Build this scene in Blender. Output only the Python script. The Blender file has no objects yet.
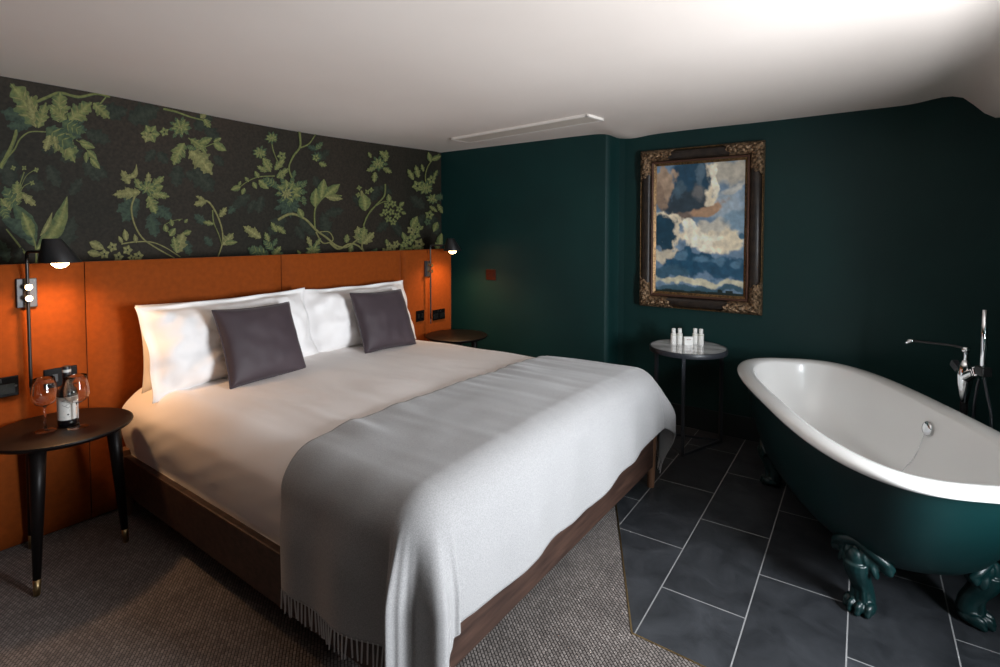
import bpy, bmesh, math, random
from mathutils import Vector, Matrix, noise
random.seed(7)
SC = bpy.context.scene
COL = SC.collection
PI = math.pi

# ------------------------------------------------------------------ camera, light, exposure
F_PX, PX, PY, HOR, CAM_H = 529.0, 500.0, 253.0, 233.0, 1.35
PITCH = math.atan((PY - HOR) / F_PX)
YAW = math.atan((884 - 500) / math.hypot(F_PX, PY - HOR))
cd = bpy.data.cameras.new('camera')
cd.sensor_fit = 'HORIZONTAL'; cd.sensor_width = 36.0; cd.lens = F_PX * 36 / 1000
cd.shift_y = (PY - 333.5) / 1000
cd.clip_start = 0.02; cd.clip_end = 60
cam = bpy.data.objects.new('camera', cd); COL.objects.link(cam)
cam.location = (0, 0, CAM_H); cam.rotation_euler = (PI / 2 - PITCH, 0, YAW)
SC.camera = cam

world = bpy.data.worlds.new('world'); SC.world = world; world.use_nodes = True
bg = world.node_tree.nodes['Background']
bg.inputs[0].default_value = (0.80, 0.90, 1.0, 1); bg.inputs[1].default_value = 0.3

def area(name, loc, rot, sx, sy, power, color, spread=180):
    l = bpy.data.lights.new(name, 'AREA'); l.shape = 'RECTANGLE'; l.size = sx; l.size_y = sy
    l.energy = power; l.color = color; l.spread = math.radians(spread)
    o = bpy.data.objects.new(name, l); COL.objects.link(o); o.location = loc; o.rotation_euler = rot
    return o
# daylight entering through the window in the right-hand wall
WX, WY0, WY1, WZ0, WZ1, WT = 0.90, 1.12, 1.86, 0.58, 1.52, 0.36
area('window_daylight', (WX + WT + 0.01, (WY0 + WY1) / 2, (WZ0 + WZ1) / 2), (0, PI / 2 + math.radians(8), 0), WZ1 - WZ0, WY1 - WY0, 145, (0.90, 0.945, 1.0))
SC.view_settings.view_transform = 'Standard'; SC.view_settings.look = 'None'
SC.view_settings.gamma = 1.0; SC.view_settings.use_curve_mapping = False
SC.view_settings.exposure = 0.12

# ------------------------------------------------------------------ pixel helpers (points on real planes)
_F0 = Vector((-math.sin(YAW), math.cos(YAW), 0)); _R = Vector((math.cos(YAW), math.sin(YAW), 0))
_F = _F0 * math.cos(PITCH) + Vector((0, 0, -math.sin(PITCH))); _U = _R.cross(_F)
_C = Vector((0, 0, CAM_H))
def ray(x, y): return _F + _R * ((x - PX) / F_PX) - _U * ((y - PY) / F_PX)
def onx(x, y, X): d = ray(x, y); return _C + d * (X / d.x)

# ------------------------------------------------------------------ materials
def mat(name, color, rough=0.5, metal=0.0, spec=None, sheen=0.0, coat=0.0):
    m = bpy.data.materials.new(name); m.use_nodes = True
    b = m.node_tree.nodes['Principled BSDF']
    b.inputs['Base Color'].default_value = (*color, 1); b.inputs['Roughness'].default_value = rough
    b.inputs['Metallic'].default_value = metal
    if spec is not None: b.inputs['Specular IOR Level'].default_value = spec
    if sheen: b.inputs['Sheen Weight'].default_value = sheen; b.inputs['Sheen Roughness'].default_value = 0.4
    if coat: b.inputs['Coat Weight'].default_value = coat; b.inputs['Coat Roughness'].default_value = 0.15
    return m
def N(m, t, **kw):
    n = m.node_tree.nodes.new(t)
    for k, v in kw.items(): setattr(n, k, v)
    return n
def L(m, a, b): m.node_tree.links.new(a, b)
def vary(m, c1, c2, scale=5, detail=5, bump=0.0, bscale=None, bdist=0.002, stretch=(1, 1, 1), lo=0.35, hi=0.65, rough=None):
    """base colour wandering between two pigments + optional bump"""
    b = m.node_tree.nodes['Principled BSDF']
    tc = N(m, 'ShaderNodeTexCoord'); mp = N(m, 'ShaderNodeMapping'); mp.inputs['Scale'].default_value = stretch
    L(m, tc.outputs['Object'], mp.inputs[0])
    nz = N(m, 'ShaderNodeTexNoise'); nz.inputs['Scale'].default_value = scale; nz.inputs['Detail'].default_value = detail
    L(m, mp.outputs[0], nz.inputs['Vector'])
    cr = N(m, 'ShaderNodeValToRGB'); cr.color_ramp.elements[0].position = lo; cr.color_ramp.elements[1].position = hi
    cr.color_ramp.elements[0].color = (*c1, 1); cr.color_ramp.elements[1].color = (*c2, 1)
    L(m, nz.outputs['Fac'], cr.inputs[0]); L(m, cr.outputs[0], b.inputs['Base Color'])
    if bump:
        n2 = N(m, 'ShaderNodeTexNoise'); n2.inputs['Scale'].default_value = bscale or scale; n2.inputs['Detail'].default_value = 6
        L(m, mp.outputs[0], n2.inputs['Vector'])
        bp = N(m, 'ShaderNodeBump'); bp.inputs['Strength'].default_value = bump; bp.inputs['Distance'].default_value = bdist
        L(m, n2.outputs['Fac'], bp.inputs['Height']); L(m, bp.outputs[0], b.inputs['Normal'])
    return m
M = {}
M['green'] = vary(mat('green_paint', (0, 0, 0), 0.55, spec=0.35), (0.0022, 0.025, 0.024), (0.0029, 0.031, 0.029), 2.5, bump=0.12, bscale=9, bdist=0.01)
M['ceiling'] = vary(mat('ceiling_paint', (0, 0, 0), 0.8), (0.84, 0.75, 0.68), (0.87, 0.78, 0.71), 1.5, bump=0.15, bscale=2.2, bdist=0.02)
M['ledge'] = mat('dark_ledge_paint', (0.03, 0.014, 0.008), 0.6)
M['velvet'] = vary(mat('rust_velvet', (0, 0, 0), 0.8, spec=0.15, sheen=0.08), (0.20, 0.040, 0.003), (0.235, 0.047, 0.0035), 40, 6, bump=0.15, bscale=160, bdist=0.001)
M['seam'] = mat('velvet_seam', (0.10, 0.022, 0.003), 0.9)
M['duvet'] = mat('white_cotton', (0.90, 0.85, 0.82), 0.75, sheen=0.1)
M['pillow'] = mat('white_pillow_cotton', (0.88, 0.86, 0.85), 0.75, sheen=0.1)
M['cushion'] = vary(mat('plum_grey_satin', (0, 0, 0), 0.62, spec=0.4, sheen=0.25), (0.040, 0.027, 0.033), (0.060, 0.042, 0.049), 3, 6, bump=0.15, bscale=300, bdist=0.0006, stretch=(1, 1, 2))
M['throw'] = vary(mat('grey_wool', (0, 0, 0), 0.95, spec=0.1, sheen=0.4), (0.275, 0.272, 0.272), (0.355, 0.350, 0.350), 320, 4, bump=0.4, bscale=420, bdist=0.0015)
M['fringe'] = mat('wool_fringe', (0.50, 0.49, 0.49), 0.95)
M['oak'] = vary(mat('stained_oak', (0, 0, 0), 0.5), (0.027, 0.013, 0.009), (0.062, 0.031, 0.021), 6, 8, bump=0.2, bscale=20, bdist=0.001, stretch=(6, 0.8, 9))
M['oak_leg'] = vary(mat('oak_leg', (0, 0, 0), 0.45), (0.13, 0.060, 0.032), (0.20, 0.10, 0.055), 5, 8, stretch=(9, 9, 0.8))
M['black_wood'] = mat('black_lacquered_wood', (0.005, 0.0035, 0.0035), 0.42, spec=0.2)
M['black_metal'] = mat('black_metal', (0.010, 0.010, 0.011), 0.38, metal=0.0, spec=0.5)
M['grey_metal'] = mat('dark_grey_metal', (0.030, 0.033, 0.040), 0.40, spec=0.5)
M['brass'] = mat('brass', (0.80, 0.55, 0.25), 0.25, metal=1)
M['dull_brass'] = mat('dull_brass', (0.42, 0.30, 0.15), 0.4, metal=1)
M['chrome'] = mat('chrome', (0.85, 0.86, 0.88), 0.07, metal=1)
M['enamel'] = mat('white_enamel', (0.83, 0.82, 0.80), 0.12, spec=0.5, coat=0.5)
M['bathgreen'] = vary(mat('bath_green_paint', (0, 0, 0), 0.38, spec=0.5), (0.0008, 0.016, 0.0165), (0.0012, 0.019, 0.0195), 4)
M['marble'] = vary(mat('pale_marble', (0, 0, 0), 0.10, spec=0.6, coat=0.4), (0.45, 0.44, 0.44), (0.78, 0.78, 0.79), 5, 9, stretch=(1, 2.5, 1), lo=0.40, hi=0.60)
M['white_plastic'] = mat('white_plastic', (0.85, 0.84, 0.80), 0.35)
M['label_ink'] = mat('pink_ink', (0.35, 0.08, 0.10), 0.7)
M['cream_band'] = mat('cream_band', (0.55, 0.55, 0.40), 0.6)
M['socket'] = mat('black_nickel', (0.003, 0.003, 0.0035), 0.22, spec=0.2)
M['socket_dark'] = mat('socket_insert', (0.004, 0.004, 0.004), 0.35)
M['switch_brown'] = mat('bronze_switch', (0.050, 0.014, 0.010), 0.3, metal=0.3)
M['slate_frame'] = mat('vent_white', (0.88, 0.82, 0.76), 0.6)
M['vent_panel'] = mat('vent_panel', (0.66, 0.58, 0.50), 0.7)
M['skirt'] = mat('dark_skirting', (0.006, 0.012, 0.013), 0.5)
M['paper_label'] = mat('paper_label', (0.62, 0.60, 0.56), 0.7)
M['ink'] = mat('label_print', (0.06, 0.05, 0.05), 0.7)
M['foil'] = mat('black_foil', (0.015, 0.012, 0.015), 0.35)
M['bottle_glass'] = mat('dark_bottle_glass', (0.006, 0.005, 0.006), 0.06, spec=0.6, coat=0.6)
M['frame_black'] = vary(mat('frame_black', (0, 0, 0), 0.4), (0.010, 0.007, 0.006), (0.030, 0.020, 0.014), 20)
M['gilt'] = vary(mat('old_gilt', (0, 0, 0), 0.45, metal=0.55), (0.07, 0.042, 0.022), (0.36, 0.23, 0.13), 60, 6, lo=0.40, hi=0.62)
M['gilt_line'] = vary(mat('gilt_edge', (0, 0, 0), 0.40, metal=0.6), (0.09, 0.050, 0.020), (0.26, 0.15, 0.06), 70, 4)
M['copper_line'] = mat('brown_moulding', (0.10, 0.045, 0.028), 0.4, metal=0.3)
M['window_white'] = mat('window_white', (0.7, 0.7, 0.68), 0.5)
M['bulb'] = None
def emis(name, color, s):
    m = bpy.data.materials.new(name); m.use_nodes = True
    b = m.node_tree.nodes['Principled BSDF']; b.inputs['Base Color'].default_value = (*color, 1)
    b.inputs['Emission Color'].default_value = (*color, 1); b.inputs['Emission Strength'].default_value = s
    return m
M['bulb'] = emis('lamp_bulb', (1.0, 0.62, 0.30), 22)
def glassmat():
    m = bpy.data.materials.new('clear_glass'); m.use_nodes = True
    b = m.node_tree.nodes['Principled BSDF']; b.inputs['Base Color'].default_value = (1, 1, 1, 1)
    b.inputs['Roughness'].default_value = 0.0; b.inputs['Transmission Weight'].default_value = 1.0
    b.inputs['IOR'].default_value = 1.45
    return m
M['glass'] = glassmat()
def attrmat(name, rough, bump=0.0, noise_amt=0.0, nscale=60, spec=0.3):
    """pigment from the mesh's own colour attribute, broken up by a brushy noise"""
    m = mat(name, (1, 1, 1), rough, spec=spec); b = m.node_tree.nodes['Principled BSDF']
    a = N(m, 'ShaderNodeAttribute', attribute_name='Col')
    src = a.outputs['Color']
    tc = N(m, 'ShaderNodeTexCoord'); nz = N(m, 'ShaderNodeTexNoise'); nz.inputs['Scale'].default_value = nscale; nz.inputs['Detail'].default_value = 8
    L(m, tc.outputs['Object'], nz.inputs['Vector'])
    if noise_amt:
        mr = N(m, 'ShaderNodeMapRange'); mr.inputs['From Min'].default_value = 0.3; mr.inputs['From Max'].default_value = 0.7
        mr.inputs['To Min'].default_value = 1 - noise_amt; mr.inputs['To Max'].default_value = 1 + noise_amt
        L(m, nz.outputs['Fac'], mr.inputs['Value'])
        vm = N(m, 'ShaderNodeVectorMath', operation='SCALE'); L(m, src, vm.inputs[0]); L(m, mr.outputs[0], vm.inputs['Scale']); src = vm.outputs[0]
    L(m, src, b.inputs['Base Color'])
    if bump:
        bp = N(m, 'ShaderNodeBump'); bp.inputs['Strength'].default_value = bump; bp.inputs['Distance'].default_value = 0.001
        L(m, nz.outputs['Fac'], bp.inputs['Height']); L(m, bp.outputs[0], b.inputs['Normal'])
    return m
M['wallpaper'] = attrmat('printed_wallpaper', 0.7, 0.1, 0.28, 70, 0.2)
M['canvas'] = attrmat('oil_canvas', 0.32, 0.25, 0.16, 22, 0.4)

# slate tile floor
def tile_mat():
    m = mat('slate_tiles', (0, 0, 0), 0.42, spec=0.4); b = m.node_tree.nodes['Principled BSDF']
    g = N(m, 'ShaderNodeNewGeometry'); sp = N(m, 'ShaderNodeSeparateXYZ')
    mp = N(m, 'ShaderNodeMapping'); mp.vector_type = 'TEXTURE'; mp.inputs['Location'].default_value = (-0.658, 1.958, 0); mp.inputs['Rotation'].default_value = (0, 0, math.radians(1.5))
    L(m, g.outputs['Position'], mp.inputs[0]); L(m, mp.outputs[0], sp.inputs[0])
    ax = N(m, 'ShaderNodeMath', operation='ADD'); ax.inputs[1].default_value = 0.2955 * 21; L(m, sp.outputs['X'], ax.inputs[0])
    ay = N(m, 'ShaderNodeMath', operation='ADD'); ay.inputs[1].default_value = 0.585 * 20; L(m, sp.outputs['Y'], ay.inputs[0])
    cb = N(m, 'ShaderNodeCombineXYZ'); L(m, ay.outputs[0], cb.inputs['X']); L(m, ax.outputs[0], cb.inputs['Y'])
    br = N(m, 'ShaderNodeTexBrick'); br.offset = 0.5; br.offset_frequency = 2; br.squash = 1
    br.inputs['Scale'].default_value = 1; br.inputs['Brick Width'].default_value = 0.585; br.inputs['Row Height'].default_value = 0.2955
    br.inputs['Mortar Size'].default_value = 0.0024; br.inputs['Mortar Smooth'].default_value = 0.1
    br.inputs['Color1'].default_value = (0.75, 0.75, 0.75, 1); br.inputs['Color2'].default_value = (1.15, 1.15, 1.15, 1)
    L(m, cb.outputs[0], br.inputs['Vector'])
    nz = N(m, 'ShaderNodeTexNoise'); nz.inputs['Scale'].default_value = 7; nz.inputs['Detail'].default_value = 9; nz.inputs['Roughness'].default_value = 0.65
    nz.inputs['Distortion'].default_value = 0.6
    L(m, g.outputs['Position'], nz.inputs['Vector'])
    cr = N(m, 'ShaderNodeValToRGB'); cr.color_ramp.elements[0].position = 0.3; cr.color_ramp.elements[1].position = 0.75
    cr.color_ramp.elements[0].color = (0.016, 0.018, 0.021, 1); cr.color_ramp.elements[1].color = (0.052, 0.056, 0.063, 1)
    L(m, nz.outputs['Fac'], cr.inputs[0])
    mx = N(m, 'ShaderNodeMix', data_type='RGBA', blend_type='MULTIPLY'); mx.inputs['Factor'].default_value = 1
    L(m, cr.outputs[0], mx.inputs['A']); L(m, br.outputs['Color'], mx.inputs['B'])
    m2 = N(m, 'ShaderNodeMix', data_type='RGBA'); L(m, br.outputs['Fac'], m2.inputs['Factor']); L(m, mx.outputs['Result'], m2.inputs['A'])
    m2.inputs['B'].default_value = (0.30, 0.30, 0.30, 1); L(m, m2.outputs['Result'], b.inputs['Base Color'])
    bp = N(m, 'ShaderNodeBump'); bp.inputs['Strength'].default_value = 0.35; bp.inputs['Distance'].default_value = 0.004
    L(m, nz.outputs['Fac'], bp.inputs['Height'])
    iv = N(m, 'ShaderNodeMath', operation='SUBTRACT'); iv.inputs[0].default_value = 1; L(m, br.outputs['Fac'], iv.inputs[1])
    b2 = N(m, 'ShaderNodeBump'); b2.inputs['Strength'].default_value = 0.5; b2.inputs['Distance'].default_value = 0.002
    L(m, iv.outputs[0], b2.inputs['Height']); L(m, bp.outputs[0], b2.inputs['Normal']); L(m, b2.outputs[0], b.inputs['Normal'])
    return m
M['tiles'] = tile_mat()
def carpet_mat():
    m = mat('woven_carpet', (0, 0, 0), 0.95, spec=0.1, sheen=0.2); b = m.node_tree.nodes['Principled BSDF']
    g = N(m, 'ShaderNodeNewGeometry'); mp = N(m, 'ShaderNodeMapping'); mp.inputs['Rotation'].default_value = (0, 0, math.radians(38))
    mp.inputs['Location'].default_value = (10, 10, 0)
    L(m, g.outputs['Position'], mp.inputs[0])
    br = N(m, 'ShaderNodeTexBrick'); br.offset = 0.5; br.inputs['Scale'].default_value = 1
    br.inputs['Brick Width'].default_value = 0.019; br.inputs['Row Height'].default_value = 0.0105
    br.inputs['Mortar Size'].default_value = 0.0022; br.inputs['Mortar Smooth'].default_value = 0.8; br.inputs['Bias'].default_value = 0.0
    br.inputs['Color1'].default_value = (0.27, 0.236, 0.216, 1); br.inputs['Color2'].default_value = (0.17, 0.146, 0.132, 1)
    br.inputs['Mortar'].default_value = (0.030, 0.024, 0.021, 1)
    L(m, mp.outputs[0], br.inputs['Vector'])
    nz = N(m, 'ShaderNodeTexNoise'); nz.inputs['Scale'].default_value = 9; nz.inputs['Detail'].default_value = 5; L(m, g.outputs['Position'], nz.inputs['Vector'])
    mr = N(m, 'ShaderNodeMapRange'); mr.inputs['From Min'].default_value = 0.3; mr.inputs['From Max'].default_value = 0.7
    mr.inputs['To Min'].default_value = 0.82; mr.inputs['To Max'].default_value = 1.15; L(m, nz.outputs['Fac'], mr.inputs['Value'])
    vm = N(m, 'ShaderNodeVectorMath', operation='SCALE'); L(m, br.outputs['Color'], vm.inputs[0]); L(m, mr.outputs[0], vm.inputs['Scale'])
    L(m, vm.outputs[0], b.inputs['Base Color'])
    iv = N(m, 'ShaderNodeMath', operation='SUBTRACT'); iv.inputs[0].default_value = 1; L(m, br.outputs['Fac'], iv.inputs[1])
    bp = N(m, 'ShaderNodeBump'); bp.inputs['Strength'].default_value = 0.9; bp.inputs['Distance'].default_value = 0.004
    L(m, iv.outputs[0], bp.inputs['Height']); L(m, bp.outputs[0], b.inputs['Normal'])
    return m
M['carpet'] = carpet_mat()

# ------------------------------------------------------------------ mesh helpers
def finish(name, bm, m, parent=None, smooth=False, loc=None):
    me = bpy.data.meshes.new(name); bmesh.ops.recalc_face_normals(bm, faces=bm.faces); bm.to_mesh(me); bm.free()
    ms = m if isinstance(m, (list, tuple)) else [m]
    for x in ms: me.materials.append(x)
    if smooth:
        for p in me.polygons: p.use_smooth = True
    o = bpy.data.objects.new(name, me); COL.objects.link(o)
    if parent: o.parent = parent
    if loc: o.location = loc
    return o
def autosmooth(o, ang=40):
    for p in o.data.polygons: p.use_smooth = True
    o.data.set_sharp_from_angle(angle=math.radians(ang))
    return o
def thing(name, label, cat, loc=(0, 0, 0), rz=0, group=None):
    o = bpy.data.objects.new(name, None); COL.objects.link(o); o.location = loc; o.rotation_euler = (0, 0, rz)
    o.empty_display_size = 0.05
    return tag(o, label, cat, group)
def tag(o, label, cat, group=None):
    o['label'] = label; o['category'] = cat
    if group: o['group'] = group
    return o
def struct(o, label=None):
    o['kind'] = 'structure'
    if label: o['label'] = label
    return o
def box(bm, c, s, rot=None, bevel=0.0, seg=2):
    t = bmesh.new(); bmesh.ops.create_cube(t, size=1.0)
    bmesh.ops.scale(t, vec=s, verts=t.verts)
    if bevel: bmesh.ops.bevel(t, geom=t.edges[:], offset=bevel, segments=seg, affect='EDGES', profile=0.6)
    if rot: bmesh.ops.transform(t, matrix=rot, verts=t.verts)
    bmesh.ops.translate(t, vec=c, verts=t.verts)
    me = bpy.data.meshes.new('t'); t.to_mesh(me); t.free(); bm.from_mesh(me); bpy.data.meshes.remove(me)
    return bm
def box_ends(bm, a, b, bevel=0.0, seg=2):
    a, b = Vector(a), Vector(b); return box(bm, (a + b) / 2, [abs(v) for v in (b - a)], bevel=bevel, seg=seg)
def lathe(bm, prof, c=(0, 0, 0), n=32, rot=None, sx=1, sy=1):
    """prof: list of (r,z); r=0 ends are closed"""
    rings = []
    c = Vector(c)
    def P(x, y, z):
        v = Vector((x, y, z))
        if rot: v = rot @ v
        return v + c
    for r, z in prof:
        if r < 1e-6: rings.append([bm.verts.new(P(0, 0, z))])
        else: rings.append([bm.verts.new(P(r * sx * math.cos(2 * PI * k / n), r * sy * math.sin(2 * PI * k / n), z)) for k in range(n)])
    for a, b in zip(rings, rings[1:]):
        for k in range(n):
            k2 = (k + 1) % n
            if len(a) == 1 and len(b) == 1: continue
            if len(a) == 1: bm.faces.new((a[0], b[k], b[k2]))
            elif len(b) == 1: bm.faces.new((a[k], a[k2], b[0]))
            else: bm.faces.new((a[k], a[k2], b[k2], b[k]))
    return bm
def tube(bm, pts, rad, n=10, cap=True, flat=1.0):
    pts = [Vector(p) for p in pts]; rad = rad if isinstance(rad, (list, tuple)) else [rad] * len(pts)
    rings = []; up = None
    for i, p in enumerate(pts):
        t = (pts[min(i + 1, len(pts) - 1)] - pts[max(i - 1, 0)]).normalized()
        if up is None:
            ref = Vector((0, 0, 1)) if abs(t.z) < 0.9 else Vector((1, 0, 0)); up = (ref - t * ref.dot(t)).normalized()
        else:
            up = (up - t * up.dot(t)).normalized()
        s = t.cross(up)
        rings.append([bm.verts.new(p + (up * math.cos(2 * PI * k / n) * flat + s * math.sin(2 * PI * k / n)) * rad[i]) for k in range(n)])
    for a, b in zip(rings, rings[1:]):
        for k in range(n): bm.faces.new((a[k], a[(k + 1) % n], b[(k + 1) % n], b[k]))
    if cap: bm.faces.new(rings[0][::-1]); bm.faces.new(rings[-1])
    return bm
def spline(pts, sub=8):
    pts = [Vector(p) for p in pts]; out = []
    for i in range(len(pts) - 1):
        p0 = pts[max(i - 1, 0)]; p1 = pts[i]; p2 = pts[i + 1]; p3 = pts[min(i + 2, len(pts) - 1)]
        for k in range(sub):
            t = k / sub
            out.append(0.5 * ((2 * p1) + (-p0 + p2) * t + (2 * p0 - 5 * p1 + 4 * p2 - p3) * t * t + (-p0 + 3 * p1 - 3 * p2 + p3) * t ** 3))
    out.append(pts[-1]); return out
def prism(bm, poly, z0, z1):
    """poly: list of (x,y)"""
    a = [bm.verts.new((x, y, z0)) for x, y in poly]; b = [bm.verts.new((x, y, z1)) for x, y in poly]
    bm.faces.new(a[::-1]); bm.faces.new(b)
    for i in range(len(a)): j = (i + 1) % len(a); bm.faces.new((a[i], a[j], b[j], b[i]))
    return bm
def smooth01(t): t = max(0.0, min(1.0, t)); return t * t * (3 - 2 * t)
def fbm(x, y, z=0.0, o=4):
    s = 0; a = 0.5; f = 1.0
    for _ in range(o): s += a * noise.noise(Vector((x * f, y * f, z * f + 3.1))); a *= 0.5; f *= 2.0
    return s

# ------------------------------------------------------------------ room shell
HBX, WLX, YS, YW, CZ = -2.96, -3.224, 3.546, 3.72, 2.055
YN = -1.3     # near wall behind the camera
def ceil_z(x, y):
    z = CZ
    # old lath ceiling: gentle sag over the bed, a slight rise then a fall beside the bath
    z += 0.016 * math.exp(-((y - 3.5) / 0.35) ** 2) * (1 if x < -1.7 else smooth01((-1.45 - x) / 0.25))
    z -= 0.020 * math.exp(-((x + 3.2) / 0.7) ** 2 - ((y - 2.0) / 0.8) ** 2)
    z -= 0.018 * math.exp(-((x + 1.52) / 0.12) ** 2 - ((y - 3.62) / 0.20) ** 2)
    z += 0.022 * math.exp(-((x - 0.25) / 0.10) ** 2)
    z -= 0.115 * smooth01((x - 0.30) / 0.16)
    z += 0.004 * noise.noise(Vector((x * 1.5, y * 1.5, 0)))
    return z
bm = bmesh.new()
nx, ny = 110, 90
x0, x1, y0, y1 = -3.36, 1.35, YN - 0.1, 3.86
g = [[bm.verts.new((x0 + (x1 - x0) * i / nx, y0 + (y1 - y0) * j / ny, ceil_z(x0 + (x1 - x0) * i / nx, y0 + (y1 - y0) * j / ny))) for j in range(ny + 1)] for i in range(nx + 1)]
for i in range(nx):
    for j in range(ny): bm.faces.new((g[i][j], g[i][j + 1], g[i + 1][j + 1], g[i + 1][j]))
o = finish('ceiling', bm, M['ceiling'], smooth=True)
md = o.modifiers.new('thick', 'SOLIDIFY'); md.thickness = 0.12; md.offset = 1
for p in o.data.polygons: pass
o.data.update()
if o.data.polygons[0].normal.z > 0: o.data.flip_normals()
md.offset = -1
struct(o)

def wall(name, a, b, m=None):
    bm = bmesh.new(); box_ends(bm, a, b); return struct(finish(name, bm, m or M['green']))
wall('wall_left', (WLX - 0.14, YN - 0.1, -0.1), (WLX, 3.86, 2.2))
# projecting stretch of the back wall, softly plastered corner
bm = bmesh.new()
poly = [(-3.3, 3.90), (-3.3, YS), (-1.66, YS), (-1.635, YS + 0.004), (-1.618, YS + 0.022), (-1.612, YS + 0.05), (-1.612, 3.69), (-1.60, 3.715), (-1.56, YW), (-1.56, 3.90)]
prism(bm, poly, -0.1, 2.2)
autosmooth(struct(finish('wall_back_projection', bm, M['green'])), 35)
wall('wall_back', (-1.62, YW, -0.1), (1.35, YW + 0.15, 2.2))
wall('wall_near', (-3.3, YN - 0.12, -0.1), (1.35, YN, 2.2))
bm = bmesh.new()    # right wall with its window opening
for a, b in (((WX, YN, -0.1), (WX + WT, WY0, 2.2)), ((WX, WY1, -0.1), (WX + WT, YW, 2.2)), ((WX, WY0, -0.1), (WX + WT, WY1, WZ0)), ((WX, WY0, WZ1), (WX + WT, WY1, 2.2))):
    box_ends(bm, a, b)
struct(finish('wall_right', bm, M['green']))
bm = bmesh.new()
t_ = 0.04; xw = WX + WT - 0.07
box_ends(bm, (xw, WY0, WZ0), (xw + 0.05, WY0 + t_, WZ1), 0.005); box_ends(bm, (xw, WY1 - t_, WZ0), (xw + 0.05, WY1, WZ1), 0.005)
box_ends(bm, (xw, WY0, WZ0), (xw + 0.05, WY1, WZ0 + t_), 0.005); box_ends(bm, (xw, WY0, WZ1 - t_), (xw + 0.05, WY1, WZ1), 0.005)
wn = struct(finish('window_1', bm, M['window_white']))
bm = bmesh.new(); box_ends(bm, (WX - 0.03, WY0 - 0.03, WZ0 - 0.03), (WX + WT - 0.05, WY1 + 0.03, WZ0), 0.008)
finish('window_sill', bm, M['window_white'], wn)

bm = bmesh.new(); box_ends(bm, (-3.4, YN - 0.1, -0.12), (1.35, 3.86, 0.0))
struct(finish('floor', bm, M['tiles']))
# carpet laid over the sleeping side, edged with a brass strip
E1, E2 = (-0.656, 1.659), (-1.92, 4.13)
dx, dy = E2[0] - E1[0], E2[1] - E1[1]
tB = (3.6 - E1[1]) / dy; EB = (E1[0] + dx * tB, 3.6)
bm = bmesh.new()
prism(bm, [(-3.3, YN), (WX, YN), (WX, 1.652), E1, EB, (-3.3, 3.6)], 0.0, 0.006)
struct(finish('floor_carpet', bm, M['carpet']))
bm = bmesh.new()
def strip(a, b, w, z0, z1):
    a, b = Vector((*a, 0)), Vector((*b, 0)); d = (b - a).normalized(); n_ = Vector((-d.y, d.x, 0)) * w / 2
    prism(bm, [tuple((a + n_)[:2]), tuple((a - n_)[:2]), tuple((b - n_)[:2]), tuple((b + n_)[:2])], z0, z1)
strip(E1, EB, 0.006, 0.0, 0.008); strip(E1, (WX, 1.652), 0.006, 0.0, 0.008)
struct(finish('trim_1', bm, M['dull_brass']))
# skirting boards
def skirting(name, a, b, top):
    bm = bmesh.new(); box_ends(bm, (*a, 0), (*b, top), 0.004)
    return struct(finish(name, bm, M['skirt']))
skirting('baseboard_back', (-1.612, YW - 0.018), (WX, YW + 0.01), 0.147)
skirting('baseboard_back_projection', (WLX, YS - 0.018), (-1.612, YS + 0.01), 0.147)
skirting('baseboard_right', (WX - 0.018, YN), (WX + 0.01, YW), 0.147)

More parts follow.
